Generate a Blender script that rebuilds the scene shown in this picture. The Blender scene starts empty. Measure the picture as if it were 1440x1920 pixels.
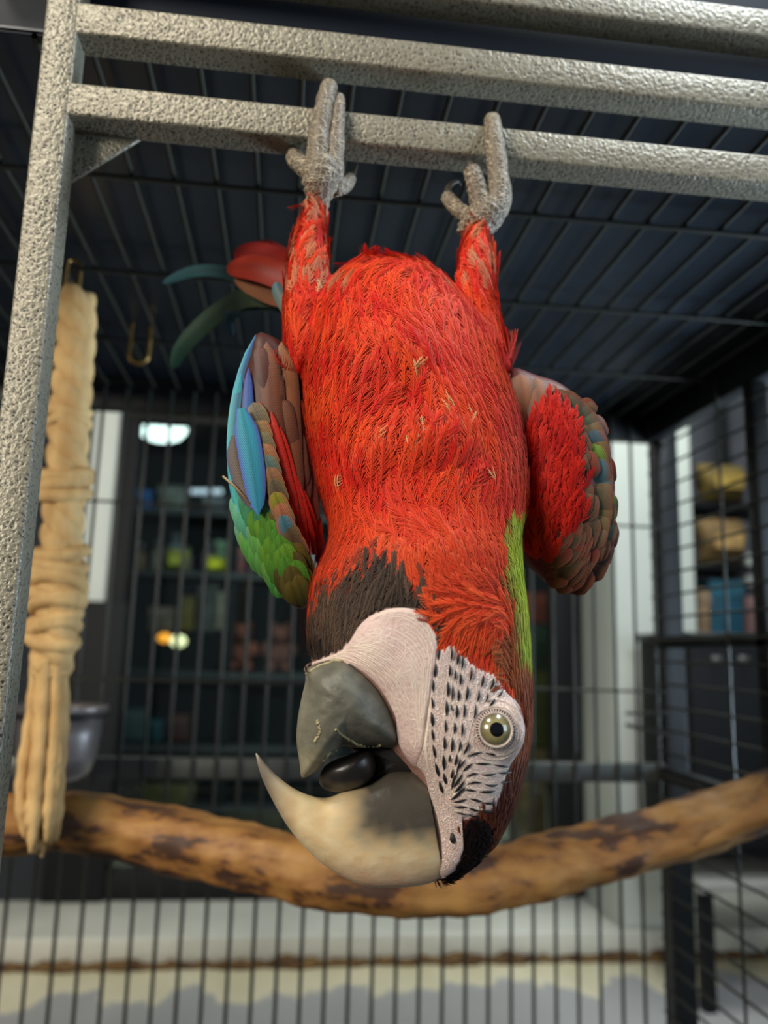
import bpy, bmesh, math, random
import numpy as np
from mathutils import Vector, Matrix
from mathutils.bvhtree import BVHTree

random.seed(7); rng = np.random.default_rng(7)
S = bpy.context.scene
COL = S.collection
H = 0.82                                     # height of the lens above the floor

# ------------------------------------------------------------------ camera
f = 1500.0
psi, th, rho = [math.radians(v) for v in (6.7, 10.0, 1.56)]
F = np.array([math.sin(psi)*math.cos(th), math.cos(psi)*math.cos(th), math.sin(th)])
R0 = np.array([math.cos(psi), -math.sin(psi), 0]); U0 = np.cross(R0, F)
R = math.cos(rho)*R0 + math.sin(rho)*U0
U = -math.sin(rho)*R0 + math.cos(rho)*U0
CAM = np.array([0, 0, H])
cd = bpy.data.cameras.new('camera'); co = bpy.data.objects.new('camera', cd); COL.objects.link(co)
co.matrix_world = Matrix(((R[0], U[0], -F[0], 0), (R[1], U[1], -F[1], 0), (R[2], U[2], -F[2], H), (0, 0, 0, 1)))
cd.sensor_fit = 'HORIZONTAL'; cd.sensor_width = 36; cd.lens = f/1440*36
cd.clip_start = 0.02; cd.clip_end = 60
cd.dof.use_dof = True; cd.dof.focus_distance = 0.44; cd.dof.aperture_fstop = 6.2
S.camera = co

# ------------------------------------------------------------------ world, lamps, exposure
def srgb(r, g, b):
    def c(v):
        v /= 255.0
        return v/12.92 if v <= .04045 else ((v+.055)/1.055)**2.4
    return (c(r), c(g), c(b), 1.0)
w = bpy.data.worlds.new('world'); S.world = w; w.use_nodes = True
w.node_tree.nodes['Background'].inputs[0].default_value = (0.75, 0.9, 1.0, 1)
w.node_tree.nodes['Background'].inputs[1].default_value = 0.10
S.view_settings.view_transform = 'Standard'; S.view_settings.look = 'None'
S.view_settings.gamma = 1.0; S.view_settings.use_curve_mapping = False
S.view_settings.exposure = 0.0
def lamp(name, loc, target, size, energy, col, sy=None):
    l = bpy.data.lights.new(name, 'AREA'); l.energy = energy; l.size = size; l.color = col
    if sy: l.shape = 'RECTANGLE'; l.size_y = sy
    o = bpy.data.objects.new(name, l); COL.objects.link(o)
    o.location = loc; d = Vector(target) - Vector(loc)
    o.rotation_euler = d.to_track_quat('-Z', 'Y').to_euler(); return o
lamp('shop_lamp', (-.85, -.50, H+1.78), (.05, .5, H), .42, 34, (1, .93, .80))
lamp('front_fill', (-1.85, -1.25, H+.75), (0, .5, H+.05), .7, 60, (1, .92, .78))  # unseen soft fill added behind the camera
lamp('cool_fill', (1.35, -.35, H+.25), (.4, .7, H+.2), .7, 9, (.66, .84, 1.0))  # unseen cool fill added at the right for bars and cage roof
lk = lamp('roof_fill', (1.62, 1.0, H-.12), (.52, .92, H+.41), .5, 9, (.66, .84, 1.0)); lk.data.spread = math.radians(60)  # added cool fill on the cage roof, stands in for haze
lamp('ceiling_tube', (.75, .42, H+1.3), (.45, .5, H+.4), .9, 26, (.85, .94, 1.0), .3)
lamp('street_lamp', (1.2, 1.72, H+1.7), (.6, 2.3, H-.5), .9, 32, (.93, 1.0, .95), .5)
lamp('store_lamp', (.3, 2.9, H+1.2), (.3, 3.5, H-.4), .8, 13, (.9, 1, .95), .4)

# ------------------------------------------------------------------ geometry helpers
def ray(x, y): return (x-720)/f*R + (960-y)/f*U + F
def PD(x, y, d): return CAM + ray(x, y)*d
def PY(x, y, Y): v = ray(x, y); return CAM + v*(Y/v[1])
def PZ(x, y, z): v = ray(x, y); return CAM + v*((z-H)/v[2])
def proj(P):
    q = np.asarray(P) - CAM; d = q@F
    return 720+f*(q@R)/d, 960-f*(q@U)/d

def mesh_np(name, V, faces, col=None, smooth=True):
    me = bpy.data.meshes.new(name)
    me.from_pydata([tuple(v) for v in V], [], faces)
    if smooth: me.polygons.foreach_set('use_smooth', [True]*len(me.polygons))
    if col is not None:
        a = me.color_attributes.new('Col', 'FLOAT_COLOR', 'POINT')
        a.data.foreach_set('color', np.asarray(col, dtype=np.float32).ravel())
    me.update(); return me
def link(name, me, mat, parent=None):
    o = bpy.data.objects.new(name, me); COL.objects.link(o)
    if mat is not None and len(me.materials) == 0: me.materials.append(mat)
    if parent is not None: o.parent = parent; o.matrix_parent_inverse = parent.matrix_world.inverted()
    return o
def tag(o, label=None, cat=None, group=None, kind=None):
    if label: o['label'] = label
    if cat: o['category'] = cat
    if group: o['group'] = group
    if kind: o['kind'] = kind
    return o
def empty(name, label, cat, loc, group=None):
    o = bpy.data.objects.new(name, None); COL.objects.link(o); o.location = loc
    o.empty_display_size = .02; bpy.context.view_layer.update()
    return tag(o, label, cat, group)
class MB:
    def __init__(s): s.V = []; s.F = []
    def add(s, V, Fs):
        k = len(s.V); s.V += [tuple(v) for v in V]; s.F += [tuple(i+k for i in q) for q in Fs]
    def box(s, a, b):
        (x0, y0, z0), (x1, y1, z1) = a, b
        V = [(x, y, z) for z in (z0, z1) for y in (y0, y1) for x in (x0, x1)]
        s.add(V, [(0,2,3,1), (4,5,7,6), (0,1,5,4), (2,6,7,3), (0,4,6,2), (1,3,7,5)]); return s
    def make(s, name, mat, parent=None, smooth=False, bevel=0, seg=2, origin=None):
        me = mesh_np(name, s.V, s.F, smooth=smooth)
        if bevel:
            bm = bmesh.new(); bm.from_mesh(me)
            bmesh.ops.bevel(bm, geom=bm.edges[:], offset=bevel, segments=seg, affect='EDGES', profile=.5)
            bm.to_mesh(me); bm.free()
            me.polygons.foreach_set('use_smooth', [True]*len(me.polygons))
        return link(name, me, mat, parent)
def sweep(pts, rad, seg=12, cap=True, squash=None, mod=None):
    P = np.asarray(pts, float); n = len(P); rad = np.broadcast_to(np.asarray(rad, float), (n,))
    T = np.gradient(P, axis=0); T /= np.linalg.norm(T, axis=1)[:, None]+1e-12
    up = np.array([0, 0, 1.0]) if abs(T[0][2]) < .9 else np.array([0, 1.0, 0])
    N = np.cross(T[0], up); N /= np.linalg.norm(N); V = []; Fs = []
    for i in range(n):
        N = N - T[i]*(N@T[i]); N /= np.linalg.norm(N)+1e-12; B = np.cross(T[i], N)
        for j in range(seg):
            a = 2*math.pi*j/seg; r = rad[i]*(mod(i, a) if mod else 1)
            V.append(P[i] + r*(math.cos(a)*N + math.sin(a)*B))
    for i in range(n-1):
        for j in range(seg):
            k = (j+1) % seg; Fs.append((i*seg+j, i*seg+k, (i+1)*seg+k, (i+1)*seg+j))
    if cap:
        for i, s_, r_ in ((0, -1, rad[0]), (n-1, 1, rad[-1])):
            V.append(P[i] + s_*T[i]*r_*.6); c = len(V)-1
            for j in range(seg):
                k = (j+1) % seg
                Fs.append((c, i*seg+k, i*seg+j) if s_ < 0 else (c, i*seg+j, i*seg+k))
    return V, Fs
def catmull(P, n):
    P = np.asarray(P, float); m = len(P); out = []
    for t in np.linspace(0, m-1-1e-9, n):
        i = int(t); u = t-i
        p0, p1, p2, p3 = P[max(i-1, 0)], P[i], P[i+1], P[min(i+2, m-1)]
        out.append(.5*((2*p1)+(p2-p0)*u+(2*p0-5*p1+4*p2-p3)*u*u+(3*p1-p0-3*p2+p3)*u**3))
    return np.array(out)
def closed(P, n):
    P = np.asarray(P, float); m = len(P)
    Q = np.vstack([P[-1], P, P[:2]]); out = []
    d = np.r_[0, np.cumsum(np.linalg.norm(np.diff(np.vstack([P, P[:1]]), axis=0), axis=1))]
    for s in np.linspace(0, d[-1], n, endpoint=False):
        i = min(int(np.searchsorted(d, s, side='right')-1), m-1); u = (s-d[i])/(d[i+1]-d[i]+1e-9)
        p0, p1, p2, p3 = Q[i], Q[i+1], Q[i+2], Q[(i+3) % len(Q)] if i+3 < len(Q) else P[2 % m]
        out.append(.5*((2*p1)+(p2-p0)*u+(2*p0-5*p1+4*p2-p3)*u*u+(3*p1-p0-3*p2+p3)*u**3))
    return np.array(out)
def pillow(outline, cen, dfn, front, back, n=72, rings=12, power=2.0):
    """a closed cushion whose outline is given in picture coordinates and stands at distance dfn(x, y)"""
    O = closed(outline, n); c = np.array(cen, float); V = []; Fs = []
    ss = [math.sin(math.pi/2*k/rings) for k in range(rings, 0, -1)]
    def layer(sign, amt):
        idx = []
        for s in ss:
            if sign > 0 and s == ss[0] and V: idx.append(list(range(n))); continue
            row = []
            for p in O:
                q = c+(p-c)*s; h = amt*max(0, 1-s**power)**(1/power)
                V.append(PD(q[0], q[1], dfn(q[0], q[1])+sign*h)); row.append(len(V)-1)
            idx.append(row)
        V.append(PD(c[0], c[1], dfn(c[0], c[1])+sign*amt)); top = len(V)-1
        for a, b in zip(idx[:-1], idx[1:]):
            for j in range(n):
                k = (j+1) % n; q = (a[j], a[k], b[k], b[j]); Fs.append(q if sign < 0 else q[::-1])
        for j in range(n):
            k = (j+1) % n; q = (idx[-1][j], idx[-1][k], top); Fs.append(q if sign < 0 else q[::-1])
    layer(-1, front); layer(1, back)
    return np.array(V), Fs
def inpoly(x, y, P):
    P = np.asarray(P, float); x = np.asarray(x, float); y = np.asarray(y, float)
    r = np.zeros(x.shape, bool); j = len(P)-1
    for i in range(len(P)):
        (xi, yi), (xj, yj) = P[i], P[j]
        r ^= ((yi > y) != (yj > y)) & (x < (xj-xi)*(y-yi)/(yj-yi+1e-12)+xi); j = i
    return r

# ------------------------------------------------------------------ materials
def mat(name, col=None, rough=.5, metal=0, attr=False, var=None, vscale=30, bump=0, bscale=200, coat=0, spec=.5,
        emit=None, estr=0, stretch=None, sheen=0, sss=0, detail=4):
    m = bpy.data.materials.new(name); m.use_nodes = True; nt = m.node_tree; N = nt.nodes; L = nt.links
    b = N['Principled BSDF']
    b.inputs['Roughness'].default_value = rough; b.inputs['Metallic'].default_value = metal
    b.inputs['Coat Weight'].default_value = coat; b.inputs['Coat Roughness'].default_value = .08
    b.inputs['Specular IOR Level'].default_value = spec; b.inputs['Sheen Weight'].default_value = sheen
    if sss: b.inputs['Subsurface Weight'].default_value = sss; b.inputs['Subsurface Radius'].default_value = (.004, .002, .001); b.inputs['Subsurface Scale'].default_value = 1
    tc = N.new('ShaderNodeTexCoord'); vec = tc.outputs['Object']
    if stretch:
        mp = N.new('ShaderNodeMapping'); mp.inputs['Scale'].default_value = stretch; L.new(vec, mp.inputs[0]); vec = mp.outputs[0]
    m['vec'] = 0
    src = None
    if attr:
        a = N.new('ShaderNodeAttribute'); a.attribute_name = 'Col'; src = a.outputs['Color']
    elif col: b.inputs['Base Color'].default_value = col
    if var is not None:
        nz = N.new('ShaderNodeTexNoise'); nz.inputs['Scale'].default_value = vscale; nz.inputs['Detail'].default_value = detail; L.new(vec, nz.inputs['Vector'])
        cr = N.new('ShaderNodeValToRGB'); cr.color_ramp.elements[0].position = .35; cr.color_ramp.elements[1].position = .65
        L.new(nz.outputs[0], cr.inputs[0])
        mx = N.new('ShaderNodeMix'); mx.data_type = 'RGBA'; L.new(cr.outputs[0], mx.inputs['Factor'])
        if src: L.new(src, mx.inputs['A'])
        else: mx.inputs['A'].default_value = col
        if src and var == 'mul': 
            mx.blend_type = 'MULTIPLY'; mx.inputs['B'].default_value = (.78, .76, .72, 1)
        else: mx.inputs['B'].default_value = var
        src = mx.outputs['Result']
    if src: L.new(src, b.inputs['Base Color'])
    if bump:
        nz2 = N.new('ShaderNodeTexNoise'); nz2.inputs['Scale'].default_value = bscale; nz2.inputs['Detail'].default_value = 6; L.new(vec, nz2.inputs['Vector'])
        bp = N.new('ShaderNodeBump'); bp.inputs['Strength'].default_value = bump; bp.inputs['Distance'].default_value = .002
        L.new(nz2.outputs[0], bp.inputs['Height']); L.new(bp.outputs[0], b.inputs['Normal'])
    if emit: b.inputs['Emission Color'].default_value = emit; b.inputs['Emission Strength'].default_value = estr
    return m

def hammered():
    m = mat('hammered_steel_paint', rough=.42, metal=.3); nt = m.node_tree; N = nt.nodes; L = nt.links; b = N['Principled BSDF']
    tc = N['Texture Coordinate']
    nz = N.new('ShaderNodeTexNoise'); nz.inputs['Scale'].default_value = 260; L.new(tc.outputs['Object'], nz.inputs['Vector'])
    ad = N.new('ShaderNodeMix'); ad.data_type = 'VECTOR'; ad.inputs['Factor'].default_value = .004
    L.new(tc.outputs['Object'], ad.inputs['A']); L.new(nz.outputs['Color'], ad.inputs['B'])
    v = N.new('ShaderNodeTexVoronoi'); v.feature = 'SMOOTH_F1'; v.inputs['Scale'].default_value = 360; v.inputs['Smoothness'].default_value = .2
    L.new(ad.outputs['Result'], v.inputs['Vector'])
    n2 = N.new('ShaderNodeTexNoise'); n2.inputs['Scale'].default_value = 500; n2.inputs['Detail'].default_value = 3; L.new(tc.outputs['Object'], n2.inputs['Vector'])
    mx = N.new('ShaderNodeMath'); mx.operation = 'MULTIPLY_ADD'; L.new(n2.outputs[0], mx.inputs[0]); mx.inputs[1].default_value = .45; L.new(v.outputs['Distance'], mx.inputs[2])
    cr = N.new('ShaderNodeValToRGB'); e = cr.color_ramp.elements
    e[0].position = .36; e[0].color = srgb(34, 33, 32); e[1].position = .62; e[1].color = srgb(128, 123, 108)
    L.new(mx.outputs[0], cr.inputs[0]); L.new(cr.outputs[0], b.inputs['Base Color'])
    bp = N.new('ShaderNodeBump'); bp.inputs['Strength'].default_value = .6; bp.inputs['Distance'].default_value = .0010
    L.new(mx.outputs[0], bp.inputs['Height']); L.new(bp.outputs[0], b.inputs['Normal'])
    return m
def lined(name, base, line, scale, stretch=(1, 1, 1), width=.09, rough=.5, bump=.5, warp=.003, attr=False, rand=1):
    """skin or horn divided by fine raised lines"""
    m = mat(name, col=base, rough=rough, sss=.0); nt = m.node_tree; N = nt.nodes; L = nt.links; b = N['Principled BSDF']
    tc = N['Texture Coordinate']
    nz = N.new('ShaderNodeTexNoise'); nz.inputs['Scale'].default_value = 90; nz.inputs['Detail'].default_value = 3; L.new(tc.outputs['Object'], nz.inputs['Vector'])
    sub = N.new('ShaderNodeVectorMath'); sub.operation = 'MULTIPLY_ADD'; L.new(nz.outputs['Color'], sub.inputs[0]); sub.inputs[1].default_value = (warp*2,)*3; L.new(tc.outputs['Object'], sub.inputs[2])
    mp = N.new('ShaderNodeMapping'); mp.inputs['Scale'].default_value = stretch; L.new(sub.outputs[0], mp.inputs[0])
    v = N.new('ShaderNodeTexVoronoi'); v.feature = 'DISTANCE_TO_EDGE'; v.inputs['Scale'].default_value = scale; v.inputs['Randomness'].default_value = rand; L.new(mp.outputs[0], v.inputs['Vector'])
    cr = N.new('ShaderNodeValToRGB'); e = cr.color_ramp.elements
    e[0].position = 0; e[0].color = (1, 1, 1, 1); e[1].position = width; e[1].color = (0, 0, 0, 1); L.new(v.outputs['Distance'], cr.inputs[0])
    n3 = N.new('ShaderNodeTexNoise'); n3.inputs['Scale'].default_value = 60; L.new(tc.outputs['Object'], n3.inputs['Vector'])
    mm = N.new('ShaderNodeMath'); mm.operation = 'MULTIPLY'; L.new(cr.outputs[0], mm.inputs[0]); L.new(n3.outputs[0], mm.inputs[1])
    m2 = N.new('ShaderNodeMath'); m2.operation = 'MULTIPLY'; m2.inputs[1].default_value = 1.6; m2.use_clamp = True; L.new(mm.outputs[0], m2.inputs[0])
    mx = N.new('ShaderNodeMix'); mx.data_type = 'RGBA'; mx.inputs['A'].default_value = base; mx.inputs['B'].default_value = line; L.new(m2.outputs[0], mx.inputs['Factor'])
    if attr:
        a = N.new('ShaderNodeAttribute'); a.attribute_name = 'Col'; L.new(a.outputs['Color'], mx.inputs['A'])
    L.new(mx.outputs['Result'], b.inputs['Base Color'])
    bp = N.new('ShaderNodeBump'); bp.inputs['Strength'].default_value = bump; bp.inputs['Distance'].default_value = .0008
    L.new(m2.outputs[0], bp.inputs['Height']); L.new(bp.outputs[0], b.inputs['Normal'])
    return m

M = {}
M['hammer'] = hammered()
M['black_steel'] = mat('black_steel', srgb(26, 28, 30), .38, .3, bump=.2, bscale=500)
M['wire'] = mat('black_wire', srgb(44, 45, 40), .38, .3)
M['tray'] = mat('haze_blue_tray', srgb(32, 39, 48), .34, .2, bump=.25, bscale=14, var=srgb(22, 29, 38), vscale=9)  # blue-grey tint paints haze onto the roof tray
M['grey_steel'] = mat('grey_steel', srgb(86, 88, 86), .42, .4, bump=.2, bscale=400)
M['feather'] = mat('feather', rough=.62, attr=True, sheen=.0, spec=.14)
M['flight'] = mat('flight_feather', rough=.5, attr=True, spec=.35, bump=.15, bscale=900)
def barbs():
    m = M['flight']; N = m.node_tree.nodes; L = m.node_tree.links; b = N['Principled BSDF']
    at = N.new('ShaderNodeAttribute'); at.attribute_name = 'barb'
    sn = N.new('ShaderNodeMath'); sn.operation = 'SINE'; L.new(at.outputs['Fac'], sn.inputs[0])
    mr = N.new('ShaderNodeMapRange'); mr.inputs['From Min'].default_value = -1; mr.inputs['To Min'].default_value = .62; L.new(sn.outputs[0], mr.inputs[0])
    mx = N.new('ShaderNodeMix'); mx.data_type = 'RGBA'; mx.blend_type = 'MULTIPLY'; mx.inputs['Factor'].default_value = 1
    src = b.inputs['Base Color'].links[0].from_socket; L.new(src, mx.inputs['A']); L.new(mr.outputs[0], mx.inputs['B']); L.new(mx.outputs['Result'], b.inputs['Base Color'])
    bp = N.new('ShaderNodeBump'); bp.inputs['Strength'].default_value = .3; bp.inputs['Distance'].default_value = .0004
    L.new(mr.outputs[0], bp.inputs['Height']); L.new(bp.outputs[0], b.inputs['Normal'])
barbs()
M['body'] = mat('down', rough=.8, attr=True, spec=.15, bump=.5, bscale=350)
M['beak'] = mat('beak_horn', rough=.36, attr=True, bump=.2, bscale=170, spec=.45, coat=.08)
M['lowbeak'] = mat('grey_beak_horn', rough=.46, attr=True, bump=.35, bscale=230, spec=.4, var='mul', vscale=120)
M['tongue'] = mat('tongue', srgb(32, 28, 27), .35, bump=.2, bscale=120)
M['mouth'] = mat('mouth_lining', srgb(22, 18, 18), .6)
M['face'] = lined('face_skin', srgb(214, 186, 178), srgb(240, 226, 214), 620, (1.5, 1, .55), .12, .5, .8, .003)
M['chin'] = mat('chin_skin', srgb(206, 174, 168), .45, var=srgb(216, 194, 184), vscale=70, bump=.35, bscale=420)
M['fold'] = mat('pale_skin_fold', srgb(230, 214, 198), .5, bump=.2, bscale=500)
M['lid'] = lined('eyelid', srgb(196, 176, 164), srgb(232, 218, 206), 900, (1, 1, 1), .1, .5, .6)
M['ink'] = mat('black_feather', srgb(20, 15, 17), .5)
M['iris'] = mat('iris', rough=.25, attr=True, coat=1)
M['pupil'] = mat('pupil', srgb(6, 7, 12), .05, coat=1)
M['foot'] = lined('scaly_skin', srgb(96, 84, 70), srgb(184, 172, 148), 270, (1, 1, 1.5), .16, .5, 1.0, .0012)
M['claw'] = mat('claw', srgb(60, 54, 48), .35)
M['rope'] = mat('cotton_rope', srgb(214, 178, 122), .9, var=srgb(188, 150, 98), vscale=60, bump=.7, bscale=260, stretch=(1, 1, .4))
M['brass'] = mat('brass_link', srgb(150, 118, 66), .35, .8)
M['white'] = mat('white_aluminium', srgb(206, 212, 204), .45, var=srgb(196, 202, 196), vscale=3)
M['black'] = mat('black_frame', srgb(12, 14, 17), .6, spec=.25)

# ------------------------------------------------------------------ setting: floor, storefront
YW = 2.3
M['floor'] = mat('worn_floor_paint', srgb(150, 150, 152), .55)
def floor_mat():
    m = M['floor']; nt = m.node_tree; N = nt.nodes; L = nt.links; b = N['Principled BSDF']; tc = N['Texture Coordinate']
    sp = N.new('ShaderNodeSeparateXYZ'); L.new(tc.outputs['Object'], sp.inputs[0])
    mp = N.new('ShaderNodeMapping'); mp.inputs['Scale'].default_value = (1, .45, 1); L.new(tc.outputs['Object'], mp.inputs[0])
    nz = N.new('ShaderNodeTexNoise'); nz.inputs['Scale'].default_value = 7; nz.inputs['Detail'].default_value = 3; L.new(mp.outputs[0], nz.inputs['Vector'])
    a = N.new('ShaderNodeMath'); a.operation = 'MULTIPLY_ADD'; a.inputs[1].default_value = .55; L.new(nz.outputs[0], a.inputs[0]); L.new(sp.outputs['Y'], a.inputs[2])
    cr = N.new('ShaderNodeValToRGB'); e = cr.color_ramp.elements
    cr.color_ramp.interpolation = 'LINEAR'
    mr = N.new('ShaderNodeMapRange'); mr.inputs['From Min'].default_value = 1.62; mr.inputs['From Max'].default_value = 2.7; L.new(a.outputs[0], mr.inputs[0])
    e[0].position = .72; e[0].color = srgb(166, 164, 164); e[1].position = .738; e[1].color = srgb(218, 208, 180)
    x = e.new(.87); x.color = srgb(206, 196, 164); x = e.new(.0); x.color = srgb(62, 62, 64); x = e.new(.04); x.color = srgb(140, 139, 140); L.new(mr.outputs[0], cr.inputs[0])  # unseen near floor darkened to cut bounce light on the bars
    L.new(cr.outputs[0], b.inputs['Base Color'])
floor_mat()
fl = MB(); fl.add([(-4, -2.5, 0), (4, -2.5, 0), (4, 6, 0), (-4, 6, 0)], [(0, 1, 2, 3)])
tag(fl.make('floor', M['floor']), kind='structure')
M['ledge'] = mat('white_ledge', srgb(205, 203, 192), .4, var=srgb(190, 188, 178), vscale=5)
tag(MB().box((-2.2, YW, .008), (3, YW+.5, .075)).make('trim_1', M['ledge'], bevel=.006), kind='structure')
M['dirt'] = mat('brown_dirt', srgb(70, 44, 24), .9, var=srgb(120, 92, 52), vscale=25, bump=.8, bscale=60)
P = []
for i in range(160):
    x = -1.2+i*.0175; P.append((x, YW-.006+random.uniform(-.006, .004), .004+abs(random.gauss(0, .004))))
V, Fs = sweep(P, [.006+.012*abs(math.sin(i*.37)*math.sin(i*.11))+random.uniform(0, .006) for i in range(160)], 7)
d = MB(); d.add(V, Fs); tag(d.make('dirt_line', M['dirt'], smooth=True), 'brown crust of dirt along the foot of the white ledge', 'dirt', kind='stuff')

YG = YW+.32
def slab(px0, py0, px1, py1, Y, th_, name, m, bevel=.004, z0=None, z1=None):
    a = PY(px0, py1, Y); b_ = PY(px1, py0, Y); ym = (py0+py1)/2
    x0 = PY(px0, ym, Y)[0]; x1 = PY(px1, ym, Y)[0]
    return MB().box((x0, Y, a[2] if z0 is None else z0), (x1, Y+th_, b_[2] if z1 is None else z1)).make(name, m, bevel=bevel)
# pillars and header of the shop front
tag(slab(1152, 760, 1312, 1780, YW+.02, .27, 'trim_2', M['white'], .008, .075, 2.6), kind='structure')
tag(slab(158, 720, 214, 1130, YG, .08, 'trim_3', M['white'], .006, .075, 2.6), kind='structure')
xg0, xg1 = PY(215, 1000, YG)[0], PY(1100, 1000, YG)[0]
zh = PY(300, 775, YG)[2]; zb = PY(600, 1702, YG)[2]
M['header'] = mat('grey_header', srgb(176, 178, 176), .5)
tag(MB().box((xg0, YG, zh), (xg1+.3, YG+.08, 2.6)).make('trim_4', M['header'], bevel=.004), kind='structure')
win = MB()
for a, b_ in (((xg0, YG-.01, .07), (xg0+.05, YG+.05, zh)), ((xg1-.13, YG-.01, .07), (xg1+.02, YG+.05, zh)),
              ((xg0, YG-.012, zh-.03), (xg1, YG+.052, zh)), ((xg0, YG-.012, .07), (xg1, YG+.052, zb+.11)),
              ((xg1-.40, YG-.01, .07), (xg1-.36, YG+.05, zh))): win.box(a, b_)
wo = win.make('window_1', M['black'], bevel=.003); tag(wo, kind='structure')
gm = bpy.data.materials.new('window_glass'); gm.use_nodes = True; nt = gm.node_tree; nt.nodes.clear()
o_ = nt.nodes.new('ShaderNodeOutputMaterial'); mx = nt.nodes.new('ShaderNodeMixShader'); tr = nt.nodes.new('ShaderNodeBsdfTransparent'); gl = nt.nodes.new('ShaderNodeBsdfGlossy'); fr = nt.nodes.new('ShaderNodeFresnel')
tr.inputs[0].default_value = (.8, .88, .88, 1); gl.inputs['Roughness'].default_value = .03; fr.inputs[0].default_value = 1.45
nt.links.new(fr.outputs[0], mx.inputs[0]); nt.links.new(tr.outputs[0], mx.inputs[1]); nt.links.new(gl.outputs[0], mx.inputs[2]); nt.links.new(mx.outputs[0], o_.inputs[0])
link('pane', MB().box((xg0+.04, YG+.02, zb+.1), (xg1-.38, YG+.026, zh-.02)).make('pane', gm).data, gm, wo)
bpy.data.objects.remove(bpy.data.objects['pane'])
for o in bpy.data.objects:
    if o.name.startswith('pane'): o.name = 'pane'
link('pane', MB().box((xg1-.37, YG+.02, zb+.1), (xg1-.12, YG+.026, zh-.02)).make('tmp', gm).data, gm, wo)
bpy.data.objects.remove(bpy.data.objects['tmp'])
tag(MB().box((-4, -2.5, 2.68), (4, 6, 2.76)).make('ceiling', mat('shop_ceiling', srgb(70, 74, 78), .8, var=srgb(58, 62, 66), vscale=2)), kind='structure')
# dark walls of the store interior and left stretch of the shop front
M['dark_wall'] = mat('dark_interior', srgb(30, 34, 40), .8, var=srgb(20, 24, 30), vscale=2)
tag(MB().box((-3, 5.0, 0), (4, 5.1, 2.8)).make('wall_back', M['dark_wall']), kind='structure')
xl = PY(158, 1000, YG)[0]
tag(MB().box((-3, YG, .075), (xl, YG+.08, 2.6)).make('wall_left', M['dark_wall']), kind='structure')
xr = PY(1312, 1000, YW+.02)[0]

# ------------------------------------------------------------------ things in the store window (far, soft focus)
def plain(c, rough=.6): return mat('goods', srgb(*c), rough, var=srgb(*[int(v*.7) for v in c]), vscale=18)
def goods(name, label, cat, px, py, wpx, hpx, Y, c, depth=.12, group=None, kind='box'):
    a = PY(px, py+hpx/2, Y); k = np.linalg.norm(PY(px+wpx/2, py, Y)-PY(px-wpx/2, py, Y)); h = PY(px, py-hpx/2, Y)[2]-a[2]
    mb = MB()
    if kind == 'box':
        mb.box((-k/2, 0, 0), (k/2, depth, h)); root = mb.make(name, plain(c), bevel=min(.006, k*.1))
        lid = MB().box((-k/2-.002, -.002, h*.72), (k/2+.002, depth+.002, h+.002)).make('lid', plain([min(255, v+18) for v in c]), root)
    elif kind == 'bottle':
        n = 14; prof = [(0, 0), (.48, 0), (.5, .05), (.5, .6), (.42, .7), (.2, .78), (.2, .88)]
        Vv = [(k*r*math.cos(2*math.pi*j/n), k*r*math.sin(2*math.pi*j/n), h*z) for r, z in prof for j in range(n)]
        Fv = [(i*n+j, i*n+(j+1) % n, (i+1)*n+(j+1) % n, (i+1)*n+j) for i in range(len(prof)-1) for j in range(n)]
        mb.add(Vv, Fv); root = mb.make(name, plain(c, .3), smooth=True)
        cp = MB(); V2, F2 = sweep([(0, 0, h*.86), (0, 0, h)], k*.24, 12); cp.add(V2, F2); cp.make('cap', plain((200, 200, 195)), root, smooth=True)
    elif kind == 'bag':
        n = 18; Vv = []; Fv = []
        for i in range(9):
            t = i/8; ww = k/2*(1-.12*math.sin(math.pi*t)*math.cos(3*t)); dd = depth/2*math.sin(math.pi*(t*.9+.05))
            for j in range(n):
                q = 2*math.pi*j/n; Vv.append((ww*np.sign(math.cos(q))*abs(math.cos(q))**.5, dd*math.sin(q), h*t))
        Fv = [(i*n+j, i*n+(j+1) % n, (i+1)*n+(j+1) % n, (i+1)*n+j) for i in range(8) for j in range(n)]
        Fv += [tuple(range(n))[::-1], tuple(range(8*n, 9*n))]
        mb.add(Vv, Fv); root = mb.make(name, plain(c, .8), smooth=True)
        MB().box((-k*.3, -depth*.5, h*.3), (k*.3, -depth*.44, h*.65)).make('printed_label', plain([min(255, int(v*1.4)+20) for v in c]), root)
    root.location = a
    return tag(root, label, cat, group)
YS = 3.3
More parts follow.
